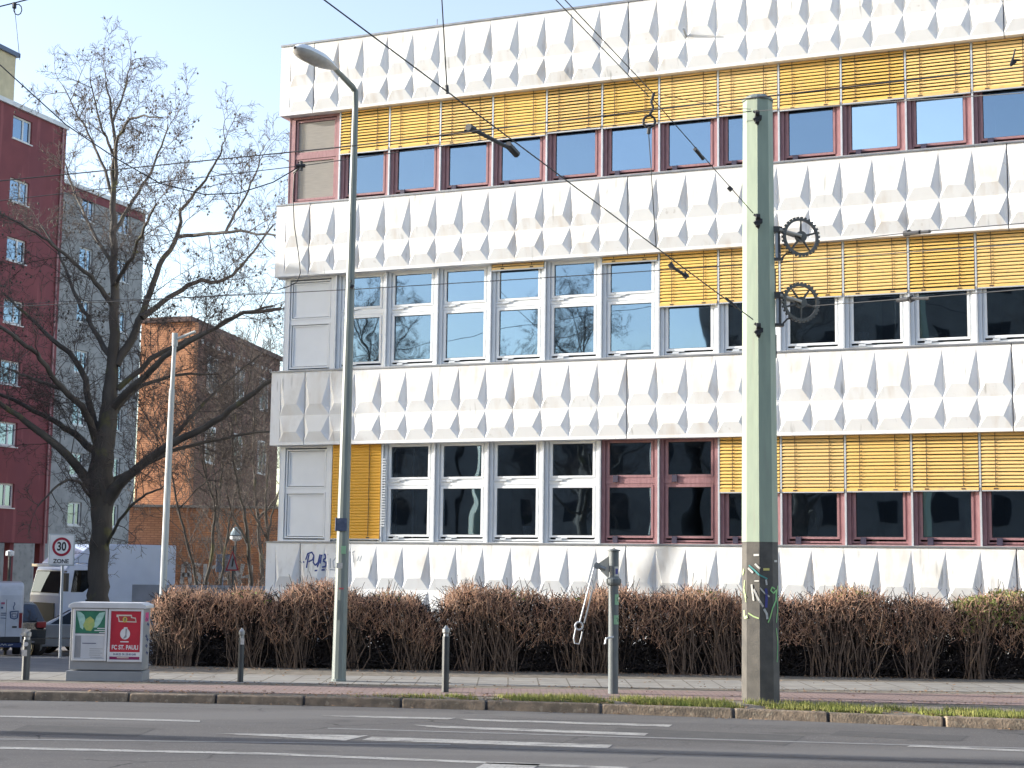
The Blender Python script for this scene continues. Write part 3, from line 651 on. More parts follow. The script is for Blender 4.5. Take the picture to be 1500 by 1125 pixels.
# ---- bollards
def bollard(px, py, h, w_, label, kind):
    q = gnd(px, py); t = empty('bollard', (q.x, q.y, 0), 0, label, 'bollard', 'bollards along the kerb side of the pavement')
    MB().lathe([(w_/2*1.15,-.1),(w_/2*1.15,h-.16)], n=8).build('post', M['darkpole'], t)
    if kind: MB().lathe([(w_/2,h-.18),(w_/2*.85,h-.165),(w_/2*.85,h-.12),(w_/2*1.15,h-.10),(w_/2*1.15,h-.05),(w_/2*.7,h-.03),(w_/2*.3,h)], n=14).build('post_head', M['steel'], t)
    else: MB().lathe([(w_/2,h-.16),(w_/2,h-.03),(w_/2*.6,h)], n=12).build('post_head', M['darkpole'], t)
    return t, w_
t, wd = bollard(37, 996, .80, .11, 'dark bollard with a white sticker and ring plate left of the cabinet', True)
MB().box(-.055,.03,-.078,-.074,.38,.48).build('sticker', M['sticker'], t); MB().lathe([(.035,-.085),(.035,-.075)], c=(.01,0,.57), n=14, axis='y').build('ring_plate', M['alu'], t)
MB().prism([(-.10,.72),(-.02,.80),(.05,.80),(-.06,.69)], -.05, .02).build('slanted_top', M['sticker'], t)
t, wd = bollard(352, 999, .86, .085, 'dark bollard with a light square sticker in front of the left hedge', True)
MB().box(-.01,.05,-.06,-.056,.60,.70).build('sticker', M['sticker'], t)
t, wd = bollard(652, 1014, 1.0, .10, 'plain dark bollard in front of the dip in the hedge', True)
# ---- utility cabinet
Yc = 25.40; kc = FPX/Yc; q = gnd(97, 997); X0c = q.x
cb = empty('utility_cabinet', (X0c+.6, Yc, 0), 0, 'grey utility cabinet with a green poster and a red football poster', 'cabinet')
lx = lambda x: (x-97)/kc-.6; lz = lambda y: (997-y)/kc
M['cab'] = mat('cabinet_grey', (.30,.31,.32), .55, (.26,.27,.28), 3); M['cabwhite'] = mat('cabinet_frame', (.68,.69,.70), .45)
MB().box(lx(95.5), lx(206), -.01, .50, -.05, lz(983)).build('plinth', M['cab'], cb, bevel=.008)
MB().box(lx(99), lx(204.5), .015, .48, lz(981.5), lz(893)).build('cabinet_body', M['cab'], cb, bevel=.01)
MB().prism([(lx(96), lz(893)), (lx(208), lz(893)), (lx(208), lz(888.5)), (lx(200), lz(885)), (lx(103), lz(885)), (lx(96), lz(888.5))], -.03, .53).build('cabinet_lid', M['cabwhite'], cb, bevel=.006)
def flat(name, m, x0, x1, y0, y1, d, parent):   # px rect -> thin plate on the cabinet front
    return MB().box(lx(x0), lx(x1), .0145-d-.0015, .0145-d, lz(y1), lz(y0)).build(name, m, parent)
MB().frame(lx(103), lx(152.5), lz(968.5), lz(893.8), .035, -.012, .013).build('door_frame', M['cabwhite'], cb, bevel=.004)
MB().frame(lx(154), lx(204), lz(969.5), lz(893.8), .035, -.012, .013).build('door_frame', M['cabwhite'], cb, bevel=.004)
M['postergreen'] = mat('poster_green', (.02,.13,.09), .6, (.04,.22,.12), 9, contrast=1); M['posterpale'] = mat('poster_pale', (.56,.58,.60), .6, (.50,.52,.55), 3); M['wing'] = mat('poster_mint', (.42,.66,.56), .6, (.3,.52,.45), 14)
M['posterwhite'] = mat('poster_white', (.75,.75,.75), .6); M['posterred'] = mat('poster_red', (.50,.025,.045), .55, (.44,.02,.04), 4); M['glow'] = mat('poster_yellow', (.55,.50,.14), .6, (.2,.42,.15), 12, contrast=1); M['ink'] = mat('poster_ink', (.05,.07,.16), .6)
p1 = flat('poster', M['posterpale'], 106, 149.5, 930, 965, .006, cb); p2 = flat('poster', M['postergreen'], 106, 149.5, 896.5, 929, .006, cb)
def poly(name, m, pts, d, parent): return MB().prism([(lx(a), lz(b)) for a, b in pts], .0145-d-.001, .0145-d).build(name, m, parent)
poly('wing_shape', M['wing'], [(107,897.5),(113,899),(118,903),(120,909),(119,917),(117,924),(113,921),(111,913),(108,904)], .0085, p2); poly('wing_shape', M['wing'], [(149,898),(140,900),(136,905),(134,912),(132,921),(137,921),(142,915),(146,906)], .0085, p2)
poly('flower_shape', M['glow'], [(121,909),(127,905),(133,910),(134,918),(129,926),(122,925),(117,918)], .0092, p2)
for a, b, y in ((138,149,921.5),(134,149,924.5),(141,149,927.5)): flat('text_line', M['posterwhite'], a, b, y, y+1.3, .010, p2)
flat('poster_band', M['posterwhite'], 106, 149.5, 930.2, 932.5, .0085, p1); flat('text_line', M['ink'], 117, 137, 943, 944, .0088, p1)
for i, y in enumerate((951,954,957,960)): flat('text_line', M['cab'], 128, 147-3*(i % 2), y, y+.7, .0088, p1)
flat('text_line', M['cab'], 106.5, 115, 933, 964, .0086, p1); flat('text_line', M['cab'], 129, 146, 963, 963.7, .0088, p1)
p3 = flat('poster', M['posterred'], 157, 201, 896.5, 966, .006, cb)
M['gold'] = mat('crest_gold', (.62,.48,.10), .6); M['cream'] = mat('crest_cream', (.68,.62,.52), .6); M['crestred'] = mat('crest_red', (.42,.05,.05), .6); M['plum'] = mat('plum_band', (.25,.02,.10), .6)
poly('crest', M['cream'], [(165,902),(187,902),(188,905.5),(193,906),(194.5,913),(168.5,912.5),(167.5,906),(165,905)], .0085, p3); poly('crest', M['crestred'], [(168,904),(186,904),(186,906.5),(192,907.5),(193,911.5),(170,911)], .0098, p3)
poly('crest', M['gold'], [(177.5+3.4*math.cos(a), 909+4.2*math.sin(a)) for a in [i*math.pi/6 for i in range(12)]], .0112, p3); poly('crest', M['ink'], [(176.8,906.5),(178.8,906.5),(178,911.5),(177,911.5)], .0125, p3)
poly('club_badge', M['posterwhite'], [(178.5+7.2*math.cos(a), 929.5+8*math.sin(a)) for a in [i*math.pi/10 for i in range(20)]]+[(181,921.8),(181,920.3),(177,920.3),(177,922)][0:0], .0085, p3); poly('club_badge', M['posterwhite'], [(176,924),(176.5,920),(181.5,920),(182,924)], .0087, p3)
poly('club_badge', M['cab'], [(179,922),(181,922),(180.5,930),(181,934),(178,936),(175.5,936.5),(179,931)], .0098, p3); flat('text_line', M['posterwhite'], 172, 184, 940, 941.5, .0085, p3)
flat('date_band', M['posterwhite'], 157, 201, 955.5, 962, .0085, p3); flat('date_band', M['plum'], 157, 201, 962, 966, .0086, p3)
def text(name, s, size, m, parent, loc, rot=(R(90),0,0), sx=1.0, bold=0.0, depth=.001):
    cu = bpy.data.curves.new(name, 'FONT'); cu.body = s; cu.size = size; cu.offset = bold; cu.extrude = depth; cu.align_x = 'CENTER'; cu.align_y = 'CENTER'
    o = bpy.data.objects.new(name, cu); COL.objects.link(o); bpy.context.view_layer.update()
    me = bpy.data.meshes.new_from_object(o.evaluated_get(bpy.context.evaluated_depsgraph_get())); bpy.data.objects.remove(o)
    me.materials.clear(); me.materials.append(m)
    o = bpy.data.objects.new(name, me); COL.objects.link(o); o.parent = parent; o.location = loc; o.rotation_euler = rot; o.scale = (sx, 1, 1); return o
text('poster_text', 'FC ST. PAULI', .095, M['posterwhite'], p3, (lx(179), .0145-.0085, lz(949)), sx=.80, bold=.003)
text('poster_text', '01.03.22  DI | 20.45 UHR', .045, M['ink'], p3, (lx(179), .0145-.0105, lz(958.8)), sx=.78, bold=.001)
flat('text_line', M['cream'], 168, 185, 963, 964.2, .0098, p3)
xs_ = lx(204.5); sd2 = MB().box(xs_+.0012, xs_+.004, .12, .34, lz(912), lz(899)).build('sticker', mat('pink_sticker', (.6,.06,.22), .6), cb)
mb = MB()
for i, (zz, yy) in enumerate(((909,.2),(917,.3),(934,.22),(939,.3),(948,.25),(958,.3))): mb.tube([(xs_+.003, yy-.06, lz(zz)), (xs_+.003, yy, lz(zz-3)), (xs_+.003, yy+.02, lz(zz+2)), (xs_+.003, yy+.08, lz(zz-1))], .007, 4)
mb.build('graffiti', M['ink'], cb)
# ---- zone sign
Ys = 36.0; q = at(88, 960, Ys); zs_ = terr(q.x, Ys); sg = empty('zone_sign', (q.x, Ys, zs_), 0, 'square white 30 zone sign on a thin grey post before the truck', 'traffic sign')
ks = FPX/Ys; tp = at(91, 800, Ys)-Vector((q.x, Ys, zs_)); W_, H_ = 38/ks, 46/ks; cx_, cz_ = tp.x, at(91, 805.5, Ys).z-zs_
MB().tube([(0,0,-.1),(cx_+.01,.03,cz_+H_*.3)], .032, 10).build('post', mat('sign_post', (.30,.33,.36), .5), sg)
pl = MB().box(cx_-W_/2, cx_+W_/2, -.03, -.012, cz_-H_/2, cz_+H_/2).build('sign_plate', mat('sign_back', (.42,.46,.48), .5), sg, bevel=.008)
MB().box(cx_-W_/2+.03, cx_+W_/2-.03, -.034, -.0305, cz_-H_/2+.03, cz_+H_/2-.03).build('sign_face', M['posterwhite'], pl)
zz = cz_+.07
def disc(r, y, m, name): return MB().lathe([(r, y-.002), (r, y)], c=(cx_, 0, zz), n=32, axis='y').build(name, m, pl)
disc(.215, -.037, mat('sign_red', (.33,.01,.035), .5), 'red_ring'); disc(.158, -.0395, M['posterwhite'], 'ring_centre')
text('sign_text', '30', .27, M['black'], pl, (cx_, -.043, zz), bold=.008, sx=.8); text('sign_text', 'ZONE', .13, M['black'], pl, (cx_, -.036, cz_-H_/2+.10), bold=.003)
# ---- galvanised pole behind the hedge
Yp = 34.0; q = at(238, 870, Yp); q.z = terr(q.x, Yp)-.05; t = empty('light_column', (q.x, q.y, q.z), 0, 'slim light grey column with a short side arm behind the left hedge', 'street lamp')
f = lambda x, y, Y=Yp: at(x, y, Y)-q
MB().tube([(0,0,-.1), f(246,700), f(252,570)], [.075,.072,.060], 12).build('pole', M['lightpole'], t)
MB().tube([f(252,572), f(256,500)], [.047,.045], 12).build('pole', M['lightpole'], t)
MB().tube([f(256,507), f(256.5,488)], .065, 12).build('pole_cap', M['lightpole'], t)
a_ = MB().tube([f(256,498), f(286,485.5, Yp-.1)], [.035,.03], 8).build('lamp_arm', M['lightpole'], t)
# ================================================================== PLANTS
class Twigs:                         # collects tapering twigs, meshes them in one go
    def __init__(s): s.B = {}; s.Q = []; s.V = 0
    def line(s, pts, r0, r1, n=3):
        k = len(pts); rad = list(r0) if isinstance(r0, (list, tuple)) else [r0+(r1-r0)*i/(k-1) for i in range(k)]
        s.B.setdefault((k, n), []).append(([tuple(p) for p in pts], rad)); s.V = 1
    def quad(s, c, u, v): s.Q.append((c-u, c+v*.5, c+u, c-v*.5)); s.V = 1
    def build(s, name, m, parent, o=(0,0,0), smooth=False):
        VV = []; FF = []; base_ = 0
        for (k, n), L_ in s.B.items():
            P_ = np.array([a for a, _ in L_], float); rad = np.array([b for _, b in L_]); N_ = len(L_)
            T = np.gradient(P_, axis=1); T /= np.linalg.norm(T, axis=2, keepdims=True)+1e-9
            ref = np.tile(np.array([.31, .95, .05]), (N_, 1)); ref[np.abs(T[:, 0, 1]) > .85] = (1, 0, 0); ref = ref[:, None, :]
            U = np.cross(T, ref); U /= np.linalg.norm(U, axis=2, keepdims=True)+1e-9; W = np.cross(T, U); a = np.arange(n)*2*np.pi/n
            V = P_[:, :, None, :]+rad[:, :, None, None]*(np.cos(a)[None, None, :, None]*U[:, :, None, :]+np.sin(a)[None, None, :, None]*W[:, :, None, :])
            VV.append(V.reshape(-1, 3)); i = np.arange(k-1)[:, None]*n; j = np.arange(n)[None, :]; j2 = (j+1) % n
            F = np.stack([i+j, i+j2, i+n+j2, i+n+j], -1).reshape(-1, 4); FF.append((F[None]+(np.arange(N_)*k*n)[:, None, None]+base_).reshape(-1, 4)); base_ += N_*k*n
        if s.Q: VV.append(np.array(s.Q, float).reshape(-1, 3)); FF.append(np.arange(len(s.Q)*4).reshape(-1, 4)+base_)
        V = np.concatenate(VV)-np.array(o, float); F = np.concatenate(FF); me = bpy.data.meshes.new(name)
        me.vertices.add(len(V)); me.vertices.foreach_set('co', V.astype(np.float32).ravel())
        me.loops.add(F.size); me.loops.foreach_set('vertex_index', F.astype(np.int32).ravel())
        me.polygons.add(len(F)); me.polygons.foreach_set('loop_start', np.arange(0, F.size, 4, dtype=np.int32)); me.polygons.foreach_set('loop_total', np.full(len(F), 4, np.int32))
        if smooth: me.polygons.foreach_set('use_smooth', np.ones(len(F), bool))
        me.update(calc_edges=True); me.materials.append(m)
        ob_ = bpy.data.objects.new(name, me); COL.objects.link(ob_)
        if parent: ob_.parent = parent
        return ob_
M['bark'] = mat('bark', (.066,.058,.050), .9, (.105,.094,.080), 3, bump=.6, bscale=14, stretch=(1,1,.3))
layer(M['bark'], (.17,.17,.05), 2.0, .60, .70, (1,1,1), .5, 4.0)
M['twig'] = mat('twig_bark', (.070,.056,.050), .85, (.105,.082,.070), 4)
RT = np.random.default_rng(12)
def rnd3(s=1.0): return RT.normal(0, s, 3)
RG = random.Random(77); gs = RG.gauss
def grow(tw, p, d, L, r, lvl, up=.12, minr=.0055, spread=.75, pods=None):
    n = 4 if lvl < 2 else 3; q = Vector(p); d = Vector(d); pts = [q]; l = L/n
    for i in range(n):
        d = Vector((d.x+gs(0,.16), d.y+gs(0,.16), d.z+gs(0,.16)+up)).normalized(); q = q+d*l; pts.append(q)
    tw.line(pts, max(r, minr), max(minr*.6, r*.35), 3)
    if pods is not None and lvl >= 3 and q.z > 8 and RG.random() < .05: pods.append(q)
    if lvl >= 4 or L < .22: return
    nb = (7, 6, 5, 4)[lvl]
    for k in range(nb):
        t = .2+.8*(k+RG.random())/nb; i = min(n-1, int(t*n)); f = t*n-i
        b = pts[i].lerp(pts[i+1], f); dd = (pts[i+1]-pts[i]).normalized(); s_ = Vector((gs(0,1), gs(0,1), gs(0,1))); s_ -= dd*s_.dot(dd); s_.normalize()
        grow(tw, b, (dd*.62+s_*spread).normalized(), L*RG.uniform(.42, .66)*(1.05-.4*t), r*.5, lvl+1, up, minr, spread, pods)
def limb(lw, tw, pts, pods, Lk=1.0, lvl0=1, dens=1.0, r_twig=.02, up=.12):
    """pts: (world point, radius) list -> smooth limb with side branches"""
    P_ = np.array([p for p, r in pts]); Rr = np.array([r for p, r in pts]); k = len(P_)
    m_ = (k-1)*4+1; t = np.linspace(0, k-1, m_); Q = np.stack([np.interp(t, np.arange(k), P_[:, c]) for c in range(3)], 1)
    K = Q.copy(); K[1:-1] = (Q[:-2]+Q[1:-1]*2+Q[2:])/4; Q = K; K = Q.copy(); K[1:-1] = (Q[:-2]+Q[1:-1]+Q[2:])/3; Q = K
    Q[1:-1] += RT.normal(0, .018, (m_-2, 3)); rr_ = np.interp(t, np.arange(k), Rr)
    lw.line(Q, list(rr_), None, 7)
    seg = np.linalg.norm(np.diff(Q, axis=0), axis=1); tot = seg.sum(); cum = np.concatenate([[0], np.cumsum(seg)])
    nb = int(tot*1.8*dens)
    for i in range(nb):
        s_ = tot*(.10+.90*(i+RT.random())/nb); j = min(m_-2, np.searchsorted(cum, s_)-1); j = max(0, j)
        b = Q[j]+(Q[j+1]-Q[j])*((s_-cum[j])/max(seg[j], 1e-6)); dd = (Q[j+1]-Q[j])/max(seg[j], 1e-6)
        sd3 = rnd3(); sd3 -= dd*sd3.dot(dd); sd3 /= np.linalg.norm(sd3)
        nd = dd*.55+sd3*.8+np.array([0, 0, .1]); nd /= np.linalg.norm(nd)
        grow(tw, b, nd, Lk*RT.uniform(.9, 1.9), r_twig, lvl0, up, pods=pods)
    grow(tw, Q[-1], (Q[-1]-Q[-2])/np.linalg.norm(Q[-1]-Q[-2]), Lk*1.3, r_twig*.8, lvl0, up, pods=pods)
TY = 42.0; TK = FPX/TY
def lp_(lst, y0=TY, dy=0.0):
    n = len(lst); return [(np.array(at(x, y, y0+dy*i/(n-1))), max(.006, r*(.76 if r < 12 else .95)/TK)) for i, (x, y, r) in enumerate(lst)]
base = at(146, 905, TY); bz = terr(base.x, TY)
tr = empty('bare_tree', (base.x, TY, bz), 0, 'large bare tree with thick dark trunk and wide branches before the red building', 'tree')
tw, lw, pods = Twigs(), Twigs(), []
b0 = (np.array((base.x, TY, bz-.1)), 20/TK)
limb(lw, tw, [b0]+lp_([(144,880,17),(143,840,15.5),(146,800,15.5),(149,760,16),(147,735,18.5),(148,690,19),(152,650,16.5),(158,610,14.5),(165,540,11.5),(168,440,9),(165,340,7),(166,270,5.2),(169,205,3.6),(162,160,2.5),(158,128,1.6),(154,108,1)]), pods, 1.0, 1, .9, .014, .03)
LM = [([(142,722,11),(100,668,8.5),(50,625,6.5),(0,592,4.5),(-60,545,3)],-2,1.1), ([(145,668,8),(110,635,7),(80,618,5.5),(20,585,4),(-40,560,2.5)],2.5,1), ([(142,650,8),(128,605,7),(90,570,5.5),(60,525,4.5),(30,500,4),(-20,465,3)],-3,1),
 ([(148,640,9),(135,610,7),(122,540,6),(75,495,4.5),(45,466,3.2),(5,430,2)],1,1), ([(168,450,6),(140,412,4.5),(110,385,3.5),(78,358,3),(45,335,2.2),(-5,310,1.5)],-2,1), ([(160,520,6),(132,472,4.5),(108,430,3.5),(92,380,2.5),(60,330,1.6)],2.5,1),
 ([(152,738,13),(182,700,9.5),(240,655,8),(300,628,6.5),(350,592,5.5),(400,556,4)],-1.5,1), ([(154,712,7),(205,682,5),(260,657,4),(330,640,3),(402,632,2)],2.5,1), ([(163,600,9),(200,562,7),(240,522,5.5),(290,492,4),(345,462,3),(400,448,2)],-3,1),
 ([(170,535,9),(201,482,7.5),(212,445,6.5),(233,388,5.5),(262,345,4.5),(264,305,3)],1.5,1), ([(208,466,6),(247,437,5),(284,411,4.5),(333,414,3.5),(362,380,2.5),(400,330,1.8)],2.5,1), ([(172,570,6),(240,512,5),(316,482,4.5),(355,457,4),(412,452,3)],1,1),
 ([(262,347,4),(302,343,3.4),(350,338,2.6),(405,345,1.8)],-2,1.1), ([(169,270,4),(169,206,3.2),(188,174,2.6),(212,170,2),(238,172,1.3)],-1.5,.8), ([(166,290,3.6),(148,235,2.8),(130,195,2.2),(112,165,1.6),(92,125,1)],1.5,.8),
 ([(167,340,4.2),(195,292,3.4),(222,252,2.6),(236,215,2),(246,182,1.3)],2,.85), ([(264,308,3.4),(295,272,2.6),(318,235,2),(330,205,1.2)],-1,.9), ([(330,342,3),(352,300,2.2),(372,260,1.7),(385,228,1)],1,.9),
 ([(165,420,5),(195,375,3.6),(212,330,2.8),(228,300,2)],-3,.9), ([(167,390,4.5),(135,340,3.2),(112,290,2.4),(96,240,1.5)],3,.9), ([(156,800,3.4),(176,760,3),(206,726,2.4),(236,716,1.6)],-2,.8), ([(138,735,3.2),(112,700,3),(85,708,2.2),(55,742,1.4)],-2,.8), ([(151,640,6),(180,585,5),(215,560,4),(262,548,3),(322,548,2)],3,1.0),
 ([(90,570,4),(50,555,3),(10,540,2)],-1,.9), ([(240,655,5),(290,598,3.6),(330,560,2.6),(380,520,1.8)],1.5,1.0), ([(168,230,3),(150,190,2.2),(138,150,1.5),(132,115,1)],-1,.7), ([(165,180,2.6),(178,145,1.8),(188,110,1.2),(192,82,.9)],1,.6)]
for l, dy, lk in LM: limb(lw, tw, lp_(l, TY, dy), pods, lk*1.05, 1, 1.15, .015, .04)
lw.build('trunk', M['bark'], tr, (base.x, TY, bz), smooth=True); tw.build('crown', M['twig'], tr, (base.x, TY, bz))
mb = MB()
for p in pods[:700]:
    p = Vector(p)-Vector((base.x, TY, bz)); r_ = .034; z = p[2]-.06
    mb.add([(p[0]+r_,p[1],z),(p[0],p[1]+r_,z),(p[0]-r_,p[1],z),(p[0],p[1]-r_,z),(p[0],p[1],z+r_*1.3),(p[0],p[1],z-r_*1.3)], [(0,1,4),(1,2,4),(2,3,4),(3,0,4),(1,0,5),(2,1,5),(3,2,5),(0,3,5)])
tag(mb.build('seed_ball', M['bark'], tr, fixn=False), kind='stuff')
# young bare trees behind the hedge
SAP = [('slender bare sapling leaning left next to the slim light pole', 46, [(292,862,3.2),(275,800,2.8),(262,745,2.2),(250,690,1.5)]),
 ('bare sapling with two upright stems beyond the left hedge', 47, [(300,865,4),(312,800,3.4),(317,745,2.8),(302,700,2.2),(296,655,1.4)]),
 ('bare sapling behind the small triangular sign', 48, [(322,865,3),(330,800,2.4),(338,745,2),(352,700,1.4)]),
 ('taller bare young tree near the corner of the office', 46, [(370,866,4.5),(364,800,4),(357,745,3.6),(345,700,2.8),(338,640,2.2),(345,590,1.4)]),
 ('bare shrubby tree closest to the office corner', 50, [(398,860,4),(392,790,3.4),(388,740,2.8),(394,690,2.2),(388,640,1.5)]),
 ('thin bare tree in front of the shaded brick side wall', 52, [(340,860,4),(318,780,3),(322,720,2.6),(330,660,2),(322,600,1.5)]),
 ('bare tree with dense fine twigs behind the tall lamp', 54, [(385,860,4.5),(378,760,3.6),(370,680,3),(374,600,2.4),(366,540,1.6)])]
for lab, Y, l in SAP:
    b = at(l[0][0], 860, Y); z = terr(b.x, Y); t = empty('bare_sapling', (b.x, Y, z), 0, lab, 'tree', 'young bare trees behind the hedge')
    tw, lw = Twigs(), Twigs(); kk = FPX/Y
    pts = [(np.array((b.x, Y, z-.1)), l[0][2]*.9/kk)]+[(np.array(at(x, y, Y)), r*.72/kk) for x, y, r in l]
    limb(lw, tw, pts, None, 1.0, 1, 1.0, .016)
    for s_ in range(3):
        j = RT.integers(2, len(pts)); p0 = pts[j][0]; d0 = np.array((RT.normal(0,.5), RT.normal(0,.4), 1.0)); d0 /= np.linalg.norm(d0)
        limb(lw, tw, [(p0, pts[j][1]*.7), (p0+d0*1.0, pts[j][1]*.5), (p0+d0*1.9+np.array((RT.normal(0,.2),0,.1)), .012)], None, .9, 1, 1.1, .014)
    lw.build('trunk', M['bark'], t, (b.x, Y, z), smooth=True); tw.build('crown', M['twig'], t, (b.x, Y, z))
# hedges
M['stem'] = mat('hedge_stem', (.26,.18,.13), .9, (.11,.075,.055), 9, contrast=1); M['hedgetwig'] = mat('hedge_twig', (.38,.19,.125), .85, (.56,.38,.25), 4, contrast=1)
M['dryleaf'] = mat('hedge_dry_leaf', (.30,.13,.085), .8, (.50,.33,.22), 6, contrast=1); M['hedgegreen'] = mat('hedge_green_leaf', (.12,.17,.035), .7, (.26,.26,.07), 6, contrast=1)
M['inner'] = mat('hedge_shade_twig', (.055,.042,.038), .9, (.03,.024,.022), 6)  # shade inside the hedge put into the twig colour
def hfront(x): return 28.95-.045*(x+6)
def hedge(x0, x1, topf, lab, green=(0, 0)):
    xm = (x0+x1)/2; ym = hfront(xm)+.5; t = empty('hedge', (xm, ym, 0), 0, lab, 'hedge', 'hedges of bare brown twigs along the pavement')
    st, tg, inn, lf, gl = Twigs(), Twigs(), Twigs(), Twigs(), Twigs(); D = .95; L = x1-x0
    clumps = [x0+(i+RT.uniform(.2,.8))*L/max(1, int(L/.85)) for i in range(max(1, int(L/.85)))]
    for i in range(int(L*150)):
        c = clumps[RT.integers(len(clumps))]; bx_ = c+RT.normal(0, .15); dep = RT.random()**1.3; by = hfront(bx_)+.10+dep*(D-.2)
        bx_ = min(x1-.05, max(x0+.05, bx_)); tx = min(x1, max(x0, bx_+RT.normal(0, .28))); ty = by+RT.normal(0, .13); h = topf(tx)*RT.uniform(.62, 1.0)
        mid = np.array(((bx_+tx)/2+RT.normal(0,.05), (by+ty)/2+RT.normal(0,.05), h*.5)); r_ = RT.uniform(.006, .014)
        pts = [np.array((bx_,by,-.03)), (np.array((bx_,by,0))+mid)/2+rnd3(.025), mid, (mid+np.array((tx,ty,h)))/2+rnd3(.03), np.array((tx,ty,h))]
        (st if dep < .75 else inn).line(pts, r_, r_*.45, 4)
    for i in range(int(L*900)):                    # upper twigs, many pointing up
        x = RT.uniform(x0, x1); tf = topf(x); y = hfront(x)+RT.uniform(-.04, 1)*D; u = RT.random(); z = tf*(1-(.50+.14*math.sin(x*2.9)+.07*math.sin(x*7.1))*u**1.1)
        if y > hfront(x)+.3 and z < tf*.8 and RT.random() < .5: continue
        d = np.array((RT.normal(0,.5), RT.normal(0,.4), RT.normal(.75,.35))); d /= np.linalg.norm(d); l = RT.uniform(.10, .30)
        p0 = np.array((x, y, z-l*.5)); tg.line([p0, p0+d*l*.5+rnd3(.015), p0+d*l+rnd3(.03)+np.array((.0,0,.01))], RT.uniform(.004,.0075), .0028, 3)
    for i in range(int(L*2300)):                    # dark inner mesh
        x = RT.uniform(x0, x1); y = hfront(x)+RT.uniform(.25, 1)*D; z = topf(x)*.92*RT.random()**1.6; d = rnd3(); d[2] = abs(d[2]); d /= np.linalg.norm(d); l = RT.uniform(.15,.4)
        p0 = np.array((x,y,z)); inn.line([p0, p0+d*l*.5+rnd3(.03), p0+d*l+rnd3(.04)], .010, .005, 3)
    for i in range(int(L*780)):
        x = RT.uniform(x0, x1); tf = topf(x); y = hfront(x)+RT.uniform(-.05, 1)*D; u = RT.random(); z = tf*(1.0-.60*u**1.5)
        a, b = rnd3(), rnd3(); a /= np.linalg.norm(a); b /= np.linalg.norm(b); s_ = RT.uniform(.010,.024); c = np.array((x,y,z))
        gz = green[0] < x < green[1] and z > tf*.58
        if not gz and math.sin(x*2.3)+math.sin(x*5.1+1)+.6*math.sin(x*11) > .9 and z > tf*.9: gz = RT.random() < .45
        (gl if gz and RT.random() < .9 else lf).quad(c, a*s_*(1.9 if gz else 1.3), b*s_*(2.2 if gz else 1.6))
    if green[1] > 0:
        for i in range(int(L*1500)):
            x = RT.uniform(x0+.05, x1); u = RT.random(); z = topf(x)*(1.03-.40*u**1.3); y = hfront(x)+RT.uniform(-.10, .8)*D; a, b = rnd3(), rnd3(); a /= np.linalg.norm(a); b /= np.linalg.norm(b); s_ = RT.uniform(.014,.030)
            if math.sin(x*4+z*9)+RT.random()*1.6 > .3: gl.quad(np.array((x,y,z)), a*s_, b*s_*1.5)
    o_ = (xm, ym, 0)
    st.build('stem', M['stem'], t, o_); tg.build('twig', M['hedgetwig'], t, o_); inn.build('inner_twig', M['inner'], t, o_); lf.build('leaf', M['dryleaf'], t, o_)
    if gl.V: gl.build('green_leaf', M['hedgegreen'], t, o_)
    for n_ in t.children: n_['kind'] = 'stuff'
def hx(px): return at(px, 900, 28.8).x
def topw(x, seed, base, e0, e1, ed=.35):
    v = base+.06*math.sin(x*1.7+seed)+.05*math.sin(x*2.9+seed*3)+.045*math.sin(x*4.3+seed*2)+.025*math.sin(x*11+seed)
    v -= .30*max(0, 1-(x-e0)/ed)**2+.30*max(0, 1-(e1-x)/ed)**2; return v
a, b = hx(214), hx(392); hedge(a, b, lambda x: topw(x, 1, 1.42, a, b, .5), 'leftmost hedge of bare brown twigs beside the utility cabinet')
a2, b2 = hx(392), hx(640); hedge(a2, b2, lambda x: topw(x, 2, 1.44, a2, b2, .55)+(.0 if x < b2-1 else -.25*(x-b2+1)), 'middle hedge of brown twigs behind the tall street lamp')
a3, b3 = hx(643), hx(1388); hedge(a3, b3, lambda x: topw(x, 3, 1.45, a3, b3, .5), 'longest hedge of brown twigs running behind the tram mast')
a4, b4 = hx(1392), 10.9; hedge(a4, b4, lambda x: topw(x, 4, 1.48, a4-.3, b4+.5, .3), 'rightmost hedge with some green leaves on top', green=(hx(1392), hx(1530)))
# ================================================================== BUILDINGS OF THE SIDE STREET
M['redwall'] = mat('red_render', (.205,.056,.06), .85, (.175,.047,.052), 1.2, bump=.1); M['greywall'] = mat('grey_render', (.33,.325,.31), .9, (.26,.26,.25), 1.5, bump=.3)
layer(M['greywall'], (.12,.12,.12), 3.0, .55, .7, (1,1,1), .5)
layer(M['redwall'], (.17,.05,.06), .5, .5, .7, (1,1,.25), .6, 2.0); layer(M['redwall'], (.36,.12,.12), 1.5, .58, .7, (2,2,.2), .4, 5.0)
M['orange'] = mat('orange_brick', (.58,.28,.145), .9, (.47,.215,.115), 2.0, bump=.2); M['brown'] = mat('shaded_brick', (.22,.12,.085), .9, (.15,.08,.06), 2.0, bump=.2)  # same brick twice; the side wall has its shade in the colour
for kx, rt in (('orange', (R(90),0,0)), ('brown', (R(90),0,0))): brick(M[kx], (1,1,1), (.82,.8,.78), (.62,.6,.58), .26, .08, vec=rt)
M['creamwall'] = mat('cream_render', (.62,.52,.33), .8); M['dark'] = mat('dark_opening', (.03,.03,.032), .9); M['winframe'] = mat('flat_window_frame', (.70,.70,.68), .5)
def local(o, rz, p): v = Vector(p)-Vector(o); return Matrix.Rotation(-rz, 3, 'Z') @ v
DIR = math.atan2(.94, .33)          # the slabs run away from us along this heading
